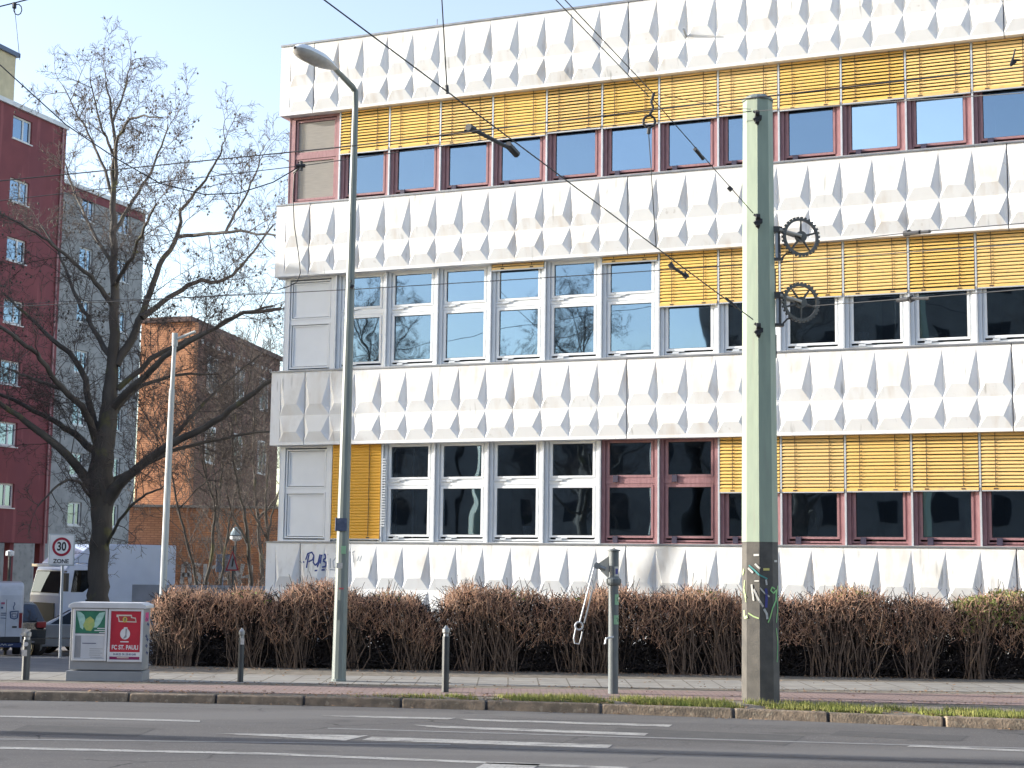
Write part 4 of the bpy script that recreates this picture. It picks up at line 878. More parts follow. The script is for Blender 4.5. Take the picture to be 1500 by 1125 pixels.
def slab(label, name, o, Ls, Lb, H, z0, wallm, wins, extra=None, winw=1.25):
    t = empty(name, (o[0], o[1], 0), DIR-math.pi, label, 'building')   # local +x back toward the viewer, local +y faces the street
    return t
rc = at(98, 185, 75.8)             # far right corner of the red block at roof level
def block(label, corner, Lt, depth, H, z0, wallm, cols, rows, ww, wh, roofm, open_h=0):
    """wall runs from the far corner toward the viewer (local -x), body extends to local +y"""
    hd = Vector((.331, .943, 0)); rz = math.atan2(hd.y, hd.x)
    t = empty('apartment_block', (corner.x, corner.y, 0), rz, label, 'building', None)
    mb = MB(); hz = z0+open_h
    # street wall with real window holes
    cuts_x = sorted([-Lt, 0]+[c for x in cols for c in (x-ww/2, x+ww/2)]); cuts_z = sorted([hz, H]+[c for z in rows for c in (z, z+wh)])
    hole = lambda x, z: any(abs(x-c) < ww/2 for c in cols) and any(q < z < q+wh for q in rows)
    for xa, xb in zip(cuts_x, cuts_x[1:]):
        for za, zb in zip(cuts_z, cuts_z[1:]):
            if not hole((xa+xb)/2, (za+zb)/2): mb.box(xa, xb, 0, .3, za, zb)
    mb.box(-.3, 0, .3, depth, hz, H); mb.box(-Lt, -Lt+.3, .3, depth, hz, H); mb.box(-Lt+.3, -.3, depth-.3, depth, hz, H)
    mb.build('wall', wallm, t)
    MB().box(-Lt+.31, -.31, .8, 1.0, hz, H-.1).box(-Lt+.3, -.3, .3, depth-.3, hz, hz+.1).build('inner_wall', M['room'], t)
    for c in cols:
        for z in rows:
            f_ = MB().frame(c-ww/2, c+ww/2, z, z+wh, .09, .10, .17); f_.box(c-.05+ww*.1, c+.05+ww*.1, .10, .17, z+.09, z+wh-.09)
            fo = f_.build('window', M['winframe'], t); MB().box(c-ww/2+.08, c+ww/2-.08, .135, .14, z+.08, z+wh-.08).build('pane', M['glass'], fo)
            MB().box(c-ww/2-.05, c+ww/2+.05, -.05, .09, z-.06, z-.005).build('sill', M['winframe'], fo)
    MB().box(-Lt-.05, .06, -.12, depth+.05, H, H+.22).build('roof', roofm, t)
    return t, rz
px_z = lambda x, y, Y: at(x, y, Y).z
rows_r = [px_z(24, y, 73.3) for y in (213, 303, 388, 478, 566, 655, 744)]
t, rz = block('tall dark red apartment block at the left edge with blue-reflecting windows', rc, 5.6, 14, rc.z-.2, -1.3, M['redwall'], [-3.45], rows_r, 1.45, 1.12, M['winframe'], px_z(60, 796, 75)+1.3)
MB().tube([(-.35,-.06,-.9),(-.35,-.06,rc.z-.2)], .05, 8).build('downpipe', M['mauve'], t)
rf = MB().box(-6.6, -3.05, .9, 4.5, rc.z, px_z(25,96,74.5)).build('stair_head', M['creamwall'], t); MB().box(-6.75, -2.9, .75, 4.7, px_z(25,96,74.5), px_z(25,90,74.5)).build('cap', mat('slate_cap', (.10,.13,.20), .5), rf)
MB().box(-5.6, -.1, 3.0, 3.2, -1.3, px_z(60,796,75)).build('underpass_dark', M['dark'], t)  # near-black wall colour stands in for the darkness under the block
for xx in (-5.2, -2.6, -.3): MB().box(xx, xx+.3, .2, .5, -1.3, px_z(60,796,75)).build('pillar', M['redwall'], t)
gc = at(213, 301, 89.5)
rows_g = [px_z(175, y, 87) for y in (340, 410, 484, 556, 630, 702, 772)]
t, rz = block('grey rendered apartment block with dark red roof edge behind the bare tree', gc, 16, 12, gc.z-.55, -1.3, M['greywall'], [-2.1, -5.6, -9.2], rows_g, 1.25, 1.25, M['winframe'])
MB().box(-16, .0, -.03, .0-.002, gc.z-1.0, gc.z-.56).build('roof_edge', M['redwall'], t)
# brick building
bc = at(286, 471, 60.0); Hb = bc.z
t = empty('brick_building', (bc.x, bc.y, 0), 0, 'orange brick building with plain lit end wall and shade-coloured side behind the bare trees', 'building')
W1 = Vector((-.956, .29, 0)); W2 = Vector((.13, .99, 0))
def quadbox(a, b, th, z0, z1, mb):      # wall from a to b, thickness th to its left
    d = (b-a).normalized(); n_ = Vector((-d.y, d.x, 0))*th; v = []
    for z in (z0, z1): v += [(a.x,a.y,z),(b.x,b.y,z),(b.x+n_.x,b.y+n_.y,z),(a.x+n_.x,a.y+n_.y,z)]
    mb.add(v, [(3,2,1,0),(4,5,6,7),(0,1,5,4),(1,2,6,5),(2,3,7,6),(3,0,4,7)])
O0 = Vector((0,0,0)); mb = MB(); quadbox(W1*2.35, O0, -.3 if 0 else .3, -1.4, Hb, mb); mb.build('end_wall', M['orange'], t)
mb = MB(); quadbox(O0+Vector((.002,.31,0)), W2*12, .3, -1.4, Hb, mb); mb.build('side_wall', M['brown'], t)  # same orange brick, with the side's shade in its colour
mb = MB(); mb.add([(-.12,-.12,Hb),(W1.x*2.35,W1.y*2.35-.12,Hb),(W1.x*2.35+W2.x*12,W1.y*2.35+W2.y*12,Hb),(W2.x*12+.15,W2.y*12,Hb)]+[(-.12,-.12,Hb+.2),(W1.x*2.35,W1.y*2.35-.12,Hb+.2),(W1.x*2.35+W2.x*12,W1.y*2.35+W2.y*12,Hb+.2),(W2.x*12+.15,W2.y*12,Hb+.2)],
   [(0,1,2,3),(7,6,5,4),(0,4,5,1),(1,5,6,2),(2,6,7,3),(3,7,4,0)]); mb.build('roof', mat('dark_roof_edge', (.10,.05,.04), .7), t)
nx = Vector((.99, -.13, 0)); rz2 = math.atan2(W2.y, W2.x)
for i in range(3):
    for j, z in enumerate((Hb-2.6, Hb-5.4)):
        c = W2*(2.2+i*3.6)+nx*.02; f_ = MB().frame(-.6, .6, 0, 1.5, .09, -.04, .02).box(-.04, .04, -.04, .02, .09, 1.41); o = f_.build('window', M['winframe'], t); o.location = (c.x, c.y, z); o.rotation_euler = (0,0,rz2)
        MB().box(-.52, .52, -.012, -.006, .08, 1.42).build('pane', M['carglass'], o)
for i in range(16):
    c = W2*(.8+i*.68)+nx*.03; o = MB().box(-.06, .06, -.05, .02, 0, .16).build('vent_block', M['winframe'], t); o.location = (c.x, c.y, Hb-.75); o.rotation_euler = (0,0,rz2)
# orange annex in front
Ya = 55.0; a0 = at(190, 740, Ya); za = a0.z; t = empty('brick_annex', (-10, Ya, -1.3), 0, 'low orange brick annex with a graffiti wall beside the truck', 'building')
MB().box(a0.x+10, 8, 0, 4, -.1, za+1.3-.06).build('wall', M['orange'], t); MB().box(a0.x+10-.05, 8.05, -.08, 4, za+1.3-.055, za+1.3+.03).build('roof', mat('annex_edge', (.3,.28,.25), .7), t)
g0, g1 = at(264, 858, Ya), at(300, 822, Ya); gm = mat('white_spray', (.62,.60,.56), .8, (.45,.42,.38), 6)
gw = at(230,860,Ya)
def spray(pts, w_, m):
    mb = MB(); mb.ribbon([Vector((at(x, y, Ya).x+10, -.012, at(x, y, Ya).z+1.3)) for x, y in pts], w_, nrm=(0,-1,0)); mb.build('graffiti', m, t, fixn=False)
for p in ([(266,856),(269,826)],[(269,826),(276,826)],[(276,826),(279,856)],[(267,842),(278,842)],[(294,828),(285,826),(284,838),(293,843),(292,854),(284,854)],[(301,826),(300,854),(306,855)],[(310,832),(324,826),(322,850),(338,845)],[(345,830),(352,856)],[(356,826),(352,846),(366,844)],[(368,828),(366,858)]): spray(p, .14, gm)
# garden wall and small things behind the left hedge
o = empty('garden_wall', (at(330,862,44).x, 44, -.9), 0, 'low bluish wall behind the left hedge', 'wall'); MB().box(-2.6, 1.7, 0, .2, -.1, at(330,858,44).z+.9).build('wall', mat('blue_grey_wall', (.40,.44,.50), .8), o)
Yw = 43.0; q = at(340, 870, Yw); z = terr(q.x, Yw); t = empty('warning_sign', (q.x, Yw, z), 0, 'small red-edged triangular warning sign behind the left hedge', 'traffic sign')
g_ = lambda x, y: (at(x, y, Yw).x-q.x, at(x, y, Yw).z-z); MB().tube([(0,.03,-.1),(0,.03,g_(340,800)[1])], .03, 8).build('post', M['darkpole'], t)
pl = MB().prism([g_(330,836), g_(350,836), g_(341,806)], -.015, .0).build('sign_plate', mat('sign_red_edge', (.35,.03,.04), .5), t); MB().prism([g_(333,834), g_(347,834), g_(341,811)], -.022, -.016).build('sign_face', M['cab'], pl)
MB().tube([(g_(340,830)[0],-.028,g_(340,830)[1]),(g_(342,822)[0],-.028,g_(342,818)[1])], .02, 4).build('sign_symbol', M['black'], pl)
Yl = 50.0; q = at(343, 865, Yl); z = terr(q.x, Yl); t = empty('park_lamp', (q.x, Yl, z), 0, 'small lantern with a wide hood above the triangular sign', 'lamp')
hz = at(343, 778, Yl).z-z; MB().tube([(0,0,-.1),(0,0,hz-.3)], .035, 8).build('pole', M['darkpole'], t)
MB().lathe([(.06,hz-.32),(.18,hz-.25),(.20,hz-.16)], n=14).build('lamp_glass', M['lampwhite'], t); MB().lathe([(.20,hz-.15),(.24,hz-.13),(.12,hz+.02),(.09,hz+.10),(.02,hz+.14)], n=14).build('lamp_hood', mat('lamp_hood_blue', (.25,.32,.36), .5), t)
q = at(326, 836, 50); t = MB().box(-.2, .2, -.12, .12, 0, at(326, 812, 50).z-at(326, 838, 50).z).tube([(0,0,-1.3),(0,0,.05)], .04, 8).build('ticket_box', mat('blue_grey_box', (.14,.18,.26), .5), None, bevel=.02); t.location = (q.x, 50, at(326,838,50).z)
tag(t, 'small blue-grey box on a post left of the triangular sign', 'box')
q = at(12, 865, 50); z = terr(q.x, 50); t = empty('small_post_lamp', (q.x, 50, z), 0, 'thin grey post with round head before the dark underpass of the red block', 'lamp')
hz = at(12, 815, 50).z-z; MB().tube([(0,0,-.1),(0,0,hz)], .05, 8).build('pole', M['darkpole'], t); MB().lathe([(.05,hz),(.13,hz+.03),(.13,hz+.16),(.04,hz+.2)], n=12).build('lamp_glass', M['lampwhite'], t)
for i, (x_, y_, a_, lab) in enumerate(((-30, -1, 1.1, 'bare tree across the street behind the viewer on the left'), (-21, -7, 2.6, 'bare tree across the street straight behind the viewer'), (-38, 7, 4.0, 'bare tree across the street farthest left'), (-9, -16, .4, 'bare tree across the street behind the viewer on the right'))):
    d_t = dup(tr); d_t.location = (x_, y_, -.1); d_t.rotation_euler = (0, 0, a_); d_t['label'] = lab
# ================================================================== VEHICLES
M['truckshade'] = mat('truck_white_blue_shade', (.46,.55,.72), .35, (.42,.51,.68), 2, coat=.3); M['dkplastic'] = mat('dark_plastic', (.03,.032,.035), .6); M['suv'] = mat('suv_paint', (.012,.02,.03), .25, (.014,.024,.034), 3, coat=.8); M['silver'] = mat('silver_paint', (.45,.50,.56), .3, (.42,.47,.53), 3, metal=.4, coat=.6)  # the truck is white; blue shade is mixed into its colour
M['vanwhite'] = mat('van_white', (.64,.68,.74), .35, coat=.4); M['lampred'] = mat('tail_lamp', (.25,.015,.02), .3, coat=.5); M['headlamp'] = mat('headlamp_glass', (.5,.52,.55), .2, coat=.8); M['chrome'] = mat('chrome_trim', (.6,.62,.65), .2, metal=.9); M['plate'] = mat('number_plate', (.68,.68,.66), .5)
def wheel(parent, x, y, r, w_=.22, side=1):
    t_ = MB().lathe([(r*.6,-w_/2),(r*.95,-w_/2),(r,-w_/2+.03),(r,w_/2-.03),(r*.95,w_/2),(r*.6,w_/2)], c=(x, y, r), n=24, axis='y').build('wheel', M['black'], parent, smooth=False)
    MB().lathe([(r*.62,-w_/2-.012),(r*.5,-w_/2-.02),(r*.12,-w_/2-.03)], c=(x, y, r), n=20, axis='y').build('rim', M['steel'], t_)
    MB().lathe([(r*.62,w_/2+.012),(r*.5,w_/2+.02),(r*.12,w_/2+.03)], c=(x, y, r), n=20, axis='y').build('rim', M['steel'], t_)
# truck: local +x forward, its left side is local +y
Yt = 54.0; fl = at(28, 890, Yt-1.2); fr_ = at(90, 890, Yt-2.6)
fdir = Vector((-.74, -.67, 0)); rz = math.atan2(fdir.y, fdir.x); cabc = at(89, 860, 52.2); sz = terr(-16, 54)
t = empty('box_truck', (cabc.x, cabc.y, sz), rz, 'white box truck, blue shade in its colour, with roof fairing parked behind the tree', 'truck')
# origin = front corner nearest the viewer (truck's left side is local +y, which faces the viewer when seen in mirror) -> body from y=-2.25..0
hs = FPX/53
zt = lambda y: at(100, y, 52.8).z-sz
zr, zcab, zwt, zwb, zbot = zt(797), zt(826), zt(835), zt(868), .45
side = 1 if (Matrix.Rotation(rz, 3, 'Z') @ Vector((0,1,0))).y < 0 else -1
def sy(a, b): return (min(-side*a, -side*b), max(-side*a, -side*b))
WT = 2.25; y0, y1 = sy(0, WT)
MB().prism([(0,zbot),(.02,zwb-.1),(-.18,zwt),(-.28,zcab),(-1.45,zcab),(-1.45,zbot)], y0, y1).build('cab', M['truckshade'], t, bevel=.05)
MB().prism([(-.30,zcab+.01),(-.42,zcab+.12),(-.95,zr-.10),(-1.15,zr),(-1.5,zr),(-1.5,zcab+.01)], y0+.08, y1-.08).build('roof_fairing', M['truckshade'], t, bevel=.05)
o = MB(); xa = lambda z: .03-.2*(z-(zwb-.1))/(zwt-zwb+.1)
o.add([(xa(zwb)+.012,y0+.12,zwb),(xa(zwb)+.012,y1-.12,zwb),(xa(zwt-.06)+.012,y1-.16,zwt-.06),(xa(zwt-.06)+.012,y0+.16,zwt-.06)], [(0,1,2,3)]); o.build('windscreen', M['carglass'], t)
MB().add([(xa(zwb)+.004,y0+.10,zwb-.02),(xa(zwb)+.004,y1-.10,zwb-.02),(xa(zwt-.06)+.004,y1-.14,zwt-.03),(xa(zwt-.06)+.004,y0+.14,zwt-.03)], [(0,1,2,3)]).build('windscreen_seal', M['dkplastic'], t)
vs_ = side*0.0+(.012 if side > 0 else -.012); yv = -0.0+side*.004 if 1 else 0
def sidep(poly, d, m, name, par=t): a_, b_ = sorted((side*(.002+d), side*(.006+d))); return MB().prism(poly, a_, b_).build(name, m, par, bevel=0)
dr = sidep([(-.30,zbot+.15),(-.32,zwb+.05),(-.45,zwt+.05),(-1.25,zwt+.05),(-1.25,zbot+.15)], 0, M['truckshade'], 'door')
sidep([(-.36,zwb+.02),(-.46,zwt),(-1.15,zwt),(-1.2,zwb+.3),(-.8,zwb+.02)], .006, M['carglass'], 'side_window', dr); sidep([(-.9,zwb-.28),(-1.15,zwb-.28),(-1.15,zwb-.22),(-.9,zwb-.22)], .012, M['dkplastic'], 'door_handle', dr)
mo = side*.22; MB().box(-.12, -.02, min(mo-.1, mo+.1), max(mo-.1, mo+.1), zwb+.05, zwt-.1).tube([(-.12,0,zwt-.05),(-.08,mo,zwt-.05)], .02, 6).build('wing_mirror', M['dkplastic'], t)
MB().box(.0, .04, y0+.35, y1-.35, zbot+.30, zwb-.35).build('grille', M['dkplastic'], t); MB().box(-.1, .10, y0, y1, zbot-.12, zbot+.24).build('bumper', M['truckshade'], t, bevel=.03)
for yy in (y0+.12, y1-.42): MB().box(.02, .112, yy, yy+.30, zbot+.02, zbot+.17).build('headlight', M['headlamp'], t)
MB().box(-.05, .03, y0+.08, y1-.08, zwt+.10, zwt+.20).build('sun_visor', M['truckshade'], t, bevel=.01)
bx0 = -1.62; Lb_ = 4.9
MB().box(bx0-Lb_, bx0, y0-.06, y1+.06, .95, zr+.02).build('cargo_box', M['truckshade'], t, bevel=.04)
MB().box(bx0-Lb_, -1.3, y0+.5, y1-.5, .6, .94).build('chassis', M['dkplastic'], t)
for xx in (-.75, bx0-Lb_+1.4):
    for yy in (y0+.16, y1-.16): wheel(t, xx, yy, .45, .26)
# a car in general: side profile swept across a tapering width
def car(name, label, loc, rz, Lc, Wc, prof, glassprof, roofz, m, scale_top=.80, cat='car'):
    t = empty(name, loc, rz, label, cat)
    beltz = glassprof[0][1]; n = len(prof); vs = []; ny = 6
    for j in range(ny+1):
        v = j/ny*2-1
        for x, z in prof:
            k = 1 if z <= beltz else 1-(1-scale_top)*((z-beltz)/(roofz-beltz))
            e = 1-.10*abs(v)**4 if z < beltz else 1
            vs.append((x*(1-.04*abs(v)**3), v*Wc/2*k, z if z < roofz-.06 else z-.035*v*v))
    fs = [(j*n+i, j*n+(i+1) % n, (j+1)*n+(i+1) % n, (j+1)*n+i) for j in range(ny) for i in range(n)]+[tuple(range(n)), tuple(ny*n+i for i in range(n-1, -1, -1))]
    b_ = MB().add(vs, fs).build('body', m, t, bevel=.02)
    for s_ in (-1, 1):
        def sp2(x, z, d): k = 1-(1-scale_top)*((z-beltz)/(roofz-beltz)) if z > beltz else 1; return (x, s_*(Wc/2*k+d), z)
        MB().add([sp2(x, z, .006) for x, z in glassprof], [tuple(range(len(glassprof)))]).build('side_window', M['carglass'], t, fixn=False)
        MB().box(glassprof[0][0]*.2-.1, glassprof[0][0]*.2+.1, s_*(Wc/2+.002) if s_ > 0 else -Wc/2-.02, Wc/2+.02 if s_ > 0 else -Wc/2-.002, beltz-.16, beltz-.12).build('door_handle', M['dkplastic'], t)
    return t
def endglass(t, a, b, w0, w1, name='rear_window', d=.012):      # a,b = (x,z) of lower and upper edge
    dx, dz = b[0]-a[0], b[1]-a[1]; l = math.hypot(dx, dz); nx_, nz_ = dz/l, -dx/l
    if nx_*a[0] < 0: nx_, nz_ = -nx_, -nz_
    MB().add([(a[0]+nx_*d,-w0/2,a[1]+nz_*d),(a[0]+nx_*d,w0/2,a[1]+nz_*d),(b[0]+nx_*d,w1/2,b[1]+nz_*d),(b[0]+nx_*d,-w1/2,b[1]+nz_*d)], [(0,1,2,3)]).build(name, M['carglass'], t, fixn=False)
# dark SUV, tail towards us and to the right (local -x is its tail)
Ysu = 47.5; q = at(40, 900, Ysu); z = terr(q.x, Ysu); zk = lambda y, Y=Ysu: at(50, y, Y).z-z
H = 1.62
t = car('parked_car', 'dark hatchback parked between the white van and the silver car', (q.x-1.25, Ysu+.9, z), R(126), 4.2, 1.8, [(-2.05,.35),(-2.08,.80),(-1.98,1.0),(-1.55,1.56),(-1.2,1.62),(.3,1.60),(1.05,1.05),(1.95,.90),(2.1,.6),(2.08,.32)], [(-1.6,1.02),(-1.4,1.45),(.2,1.50),(.85,1.04)], 1.62, M['suv'])
endglass(t, (-1.95,1.04), (-1.62,1.49), 1.35, 1.15)
MB().box(-2.13, -2.085, -.26, .26, .72, .84).build('number_plate', M['plate'], t); MB().box(-2.14, -2.03, -.85, .85, .36, .55).build('bumper', M['dkplastic'], t, bevel=.03); MB().box(-2.15, -2.135, -.5, .5, .42, .46).build('trim', M['chrome'], t)
for s_ in (-1, 1): MB().box(-2.09, -1.98, s_*.72-.14, s_*.72+.14, .85, 1.03).build('tail_lamp', M['lampred'], t, bevel=.02)
for xx in (-1.3, 1.35):
    for yy in (-.78, .78): wheel(t, xx, yy, .32, .2)
# silver car seen from the side
Ysv = 50.5; q = at(118, 900, Ysv); z = terr(q.x, Ysv)
t = car('parked_car', 'silver car half hidden by the utility cabinet', (q.x+.2, Ysv, z), R(184), 4.3, 1.78, [(-2.1,.35),(-2.12,.85),(-1.95,1.0),(-1.3,1.44),(-.5,1.52),(.4,1.46),(1.2,1.0),(2.0,.84),(2.15,.55),(2.12,.30)], [(-1.45,1.02),(-1.1,1.36),(.35,1.40),(.95,1.01)], 1.52, M['silver'])
endglass(t, (1.16,1.03), (.46,1.43), 1.3, 1.12, 'windscreen')
MB().box(-2.0, 2.0, .895, .905, .56, .60).box(-2.0, 2.0, -.905, -.895, .56, .60).build('trim', M['chrome'], t)
for xx in (-1.3, 1.35):
    for yy in (-.78, .78): wheel(t, xx, yy, .32, .2)
for s_ in (-1, 1): MB().box(1.98, 2.09, s_*.66-.15, s_*.66+.15, .66, .78).build('headlight', M['headlamp'], t, bevel=.02)
# another dark car low behind the cabinet
q = at(205, 885, 51); z = terr(q.x, 51)
t = car('parked_car', 'dark blue car roof showing between the cabinet and the left hedge', (q.x, 51.2, z), R(178), 4.3, 1.78, [(-2.1,.35),(-2.12,.85),(-1.95,.98),(-1.3,1.42),(-.5,1.50),(.4,1.44),(1.2,1.0),(2.0,.84),(2.15,.55),(2.12,.30)], [(-1.45,1.0),(-1.1,1.34),(.35,1.38),(.95,.99)], 1.50, mat('blue_paint', (.02,.035,.07), .3, coat=.7))
for xx in (-1.3, 1.35):
    for yy in (-.78, .78): wheel(t, xx, yy, .32, .2)
# white van, rear doors towards us
Yv = 42.5; q = at(31, 960, Yv); z = terr(q.x, Yv); kv = FPX/Yv; t = empty('delivery_van', (q.x, Yv, z), R(108), 'white delivery van with a blue cup picture at the left edge', 'van')
HV = 1.95; WV = 1.9
body = MB(); pr = [(0,.35),(0,1.0),(.06,1.62),(.16,1.86),(.35,HV),(3.4,HV),(4.0,1.35),(4.7,1.1),(4.75,.35)]
body.prism([(a_, b_) for a_, b_ in pr], 0, WV).build('body', M['vanwhite'], t, bevel=.07)
MB().box(-.03, .0-.002, .05, WV-.05, .36, .52).build('bumper', M['dkplastic'], t, bevel=.02)
vb = lambda x: (31-x)/kv; vz = lambda y: at(20, y, Yv).z-z
def vface(name, m, x0, x1, ya, yb, d=.004): return MB().box(-d-.002, -d, min(vb(x0), vb(x1)), max(vb(x0), vb(x1)), vz(yb), vz(ya)).build(name, m, t)
vface('lower_stripe', mat('van_stripe', (.03,.05,.14), .5), -5, 30.5, 941, 948, .006); vface('number_plate', M['plate'], 9, 30, 933, 940.5, .006)
vface('handle', M['dkplastic'], 16.5, 23, 917, 919.5, .012); vface('handle', M['dkplastic'], 25, 28, 934, 936.5, .012); vface('door_gap', M['dkplastic'], 7.2, 7.7, 878, 934, .003)
cup = mat('van_blue_print', (.07,.12,.24), .5)
def vline(pts, w_, m=cup): MB().ribbon([(-.012, vb(x), vz(y)) for x, y in pts], w_, nrm=(-1,0,0)).build('van_print', m, t, fixn=False)
vline([(13,896),(14,905),(19,906.5),(23,905),(24,895),(13,896)], .035); vline([(15.5,899),(21.5,899),(21,903.5),(16,903.5),(15.5,899)], .02); vline([(18,893),(17,889),(19,885),(18,882)], .025); vline([(0,898),(8,898)], .022); vline([(0,901),(7,901)], .018); vline([(0,905),(8,905.5)], .018)
vline([(0,883.5),(5,883.5)], .05, mat('van_pink_print', (.5,.1,.2), .5)); vline([(0,890),(3,890)], .05); vline([(2,945),(4,943),(6,945),(8,943),(10,945)], .02, M['plate']); vline([(12,945),(19,944)], .02, M['plate'])
for xx in (.9, 3.9):
    for yy in (.12, WV-.12): wheel(t, xx, yy, .33, .22)
MB().box(-.02, .05, .02, .10, .75, 1.15).build('tail_lamp', M['lampred'], t)
# ================================================================== OVERHEAD WIRES
def wire(name, label, pts, r=.011, sag=0.0, cat='wire', group='overhead wires and their fittings'):
    P_ = [Vector(p[:3]) if len(p) == 4 else at(*p) for p in pts]; out = []
    for i in range(len(P_)-1):
        n = 14 if sag else 2
        for j in range(n): u = j/n; p = P_[i].lerp(P_[i+1], u); p.z -= sag*4*u*(1-u); out.append(p)
    out.append(P_[-1]); o0 = out[0].copy(); o = MB().tube([p-o0 for p in out], r*.7, 6).build(name, M['wire'], None, smooth=True); o.location = o0
    return tag(o, label, cat, group)
def fit(name, label, parts, m='wire', cat='wire fitting'):
    """parts: list of (px-point list, radius)"""
    o0 = at(*parts[0][0][0]); mb = MB()
    for pts, r in parts: mb.tube([at(*p)-o0 for p in pts], r*.85, 8)
    o = mb.build(name, M[m], None); o.location = o0; return tag(o, label, cat, 'overhead wires and their fittings')
def onl(p, q, x):                    # depth of a straight wire p->q (px,py,Y) where it crosses photo column x
    A_, B_ = at(*p), at(*q); lo, hi = 0, 1
    for _ in range(40):
        m_ = (lo+hi)/2; P0 = A_.lerp(B_, m_); d = P0-Vector((0,0,EYE)); X = 750+FPX*d.dot(CR)/d.dot(CF)
        if X < x: lo = m_
        else: hi = m_
    d = P0-Vector((0,0,EYE)); return (x, 562.5-FPX*d.dot(CU)/d.dot(CF), P0.y)
MC = 23.0
a, b = (400,-56,14.5), (1103,468,MC); w1 = (a, b)
def beyond(p, q, k):                 # a point on the line q->p carried on past p
    A_, B_ = at(*p), at(*q); return tuple(A_+(A_-B_)*k)+('w',)
wire('span_wire', 'thick span wire running from the upper left down to the lowest clamp of the mast', [beyond(a, b, 1.1), b], .012)
p = onl(a, b, 655); wire('hanger_wire', 'upright hanger wire meeting the long slanting wire above the top windows', [beyond((645,-40,p[2]), p, 2.5), p], .010)
fit('wire_clip', 'round clip on the wire just above the middle clamp of the mast', [([(1067,274,22.3),(1072,279,22.3)], .04)])
fit('wire_clip', 'small dark clip where the upright hanger meets the slanting wire', [([(654.5,p[1]-9,p[2]),(655.5,p[1]+3,p[2])], .022)])
p2_ = onl(a, b, 961); pn = (955,150,20.3)
fit('rod_insulator', 'dark rod insulator hanging just left of the long slanting wire', [([(690,188,17.6),(752,220,18.4)], .030), ([(686,186,17.5),(694,190,17.6)], .05), ([(744,212,18.3),(757,226,18.5)], .055), ([(680,192,17.6),(690,190,17.6)], .02)])
q1, q2 = onl(a, b, 980), onl(a, b, 1003); fit('wire_insulator', 'short dark insulator on the slanting wire left of the mast', [([(982,389,q1[2]),(1003,403,q2[2])], .028), ([(981,386,q1[2]),(985,392,q1[2])], .045), ([(1001,400,q2[2]),(1007,407,q2[2])], .045)])
q1 = onl(a, b, 1072); fit('turnbuckle', 'small turnbuckle on the slanting wire close to the lowest clamp', [([(1062,q1[1]-9,q1[2]),(1080,q1[1]+6,q1[2])], .024)])
wire('pull_wire', 'left one of the two close parallel wires crossing the roof edge', [beyond((776,-40,16.8), (951,142,20.2), 4), (951,142,20.2)], .010)
wire('pull_wire', 'right one of the two close parallel wires crossing the roof edge', [beyond((790,-40,16.8), (960,140,20.2), 4), (960,140,20.2)], .010)
fit('wire_ring', 'ring fitting with hook where the two parallel wires end before the top blinds', [([(958,136,20.2),(954,150,20.2),(957,158,20.2),(952,168,20.2)], .022), ([(956+9*math.cos(i*.7)-5, 178+9*math.sin(i*.7), 20.2) for i in range(10)], .020), ([(951,186,20.2),(950,196,20.2)], .03)])
wire('pull_wire', 'slanting wire from the ring fitting to the middle clamp of the mast', [(957,146,20.2), (1103,312,MC)], .010)
wire('thin_wire', 'thin loose wire running right from the ring fitting across the top blinds', [(960,137,20.2), (1020,149,20.6), (1072,158,21), (1100,160,MC)], .006)
fit('wire_clip', 'small clip on the wire between the ring fitting and the mast', [([(1018,218,21.3),(1024,225,21.4)], .035), ([(1022,223,21.4),(1030,233,21.5)], .03)])
wire('hanger_wire', 'upright wire hanging from the ring fitting down to the long slanting wire', [(950,192,20.2), (961,p2_[1],p2_[2])], .009)
wire('contact_wire', 'tram contact wire crossing the whole facade just above the mast clamp', [beyond((-60,271,19.2),(505,215,17.6),2), (505,215,17.6), (1090,145,15.4), beyond((1560,91,13.7),(1090,145,15.4),4)], .011)
wire('span_wire', 'second nearly level wire ending at the top clamp of the mast', [beyond((-60,301,28),(441,243,26.8),1.5), (441,243,26.8), (760,198,25), (1101,163,MC)], .011)
wire('span_wire', 'wire from the top clamp of the mast to the right edge', [(1104,163,MC), (1230,154,21), (1560,132,17), beyond((1560,132,17),(1230,154,21),1.2)], .009)
wire('feeder_cable', 'sagging feeder cable from the upper left over the red building to the level wire', [beyond((-60,45,26),(0,95,26.2),6), (0,95,26.2), (97,183,26.4), (170,232,26.5), (235,269,26.6), (300,285,26.7), (350,283,26.7), (400,267,26.8), (441,243,26.8)], .015)
wire('hanging_cable', 'loose black cable hanging down in front of the left corner of the office', [(441,243,26.8), (431,255,27), (429,290,27), (431,330,27), (437,370,27), (440,400,27), (435,413,27), (422,420,27), (405,425,27)], .014)
fit('cable_clamp', 'dark clamp joining the sagging cable and the level wire', [([(434,243,26.8),(447,243,26.8)], .04), ([(441,236,26.8),(441,250,26.8)], .035), ([(441,243,26.8),(430,253,27)], .02)])
wire('contact_wire', 'level wire crossing the middle windows and ending at the upper tension wheel', [beyond((-60,453,29),(398,430,27),1.5), (398,430,27), (515,424,26.4), (780,408,25), (1091,388,23.6), (1146,385,23.3)], .010)
wire('thin_wire', 'thin wire across the red and grey blocks through the bare tree', [beyond((-60,456,30),(398,428,29),1.5), (85,442,29.8), (250,437,29.4), (398,428,29)], .008)
fit('wire_clip', 'small white-topped clip on the street lamp where the level wire passes', [([(514,410,25.9),(514,414,25.9)], .02), ([(514,419,25.9),(518,421,25.9)], .045)], 'wire')
wire('tension_wire', 'wire from the upper tension wheel to the right edge', [(1197,356,23.2), (1330,341,20.6), (1560,322,16.8), beyond((1560,322,16.8),(1330,341,20.6),1.5)], .009)
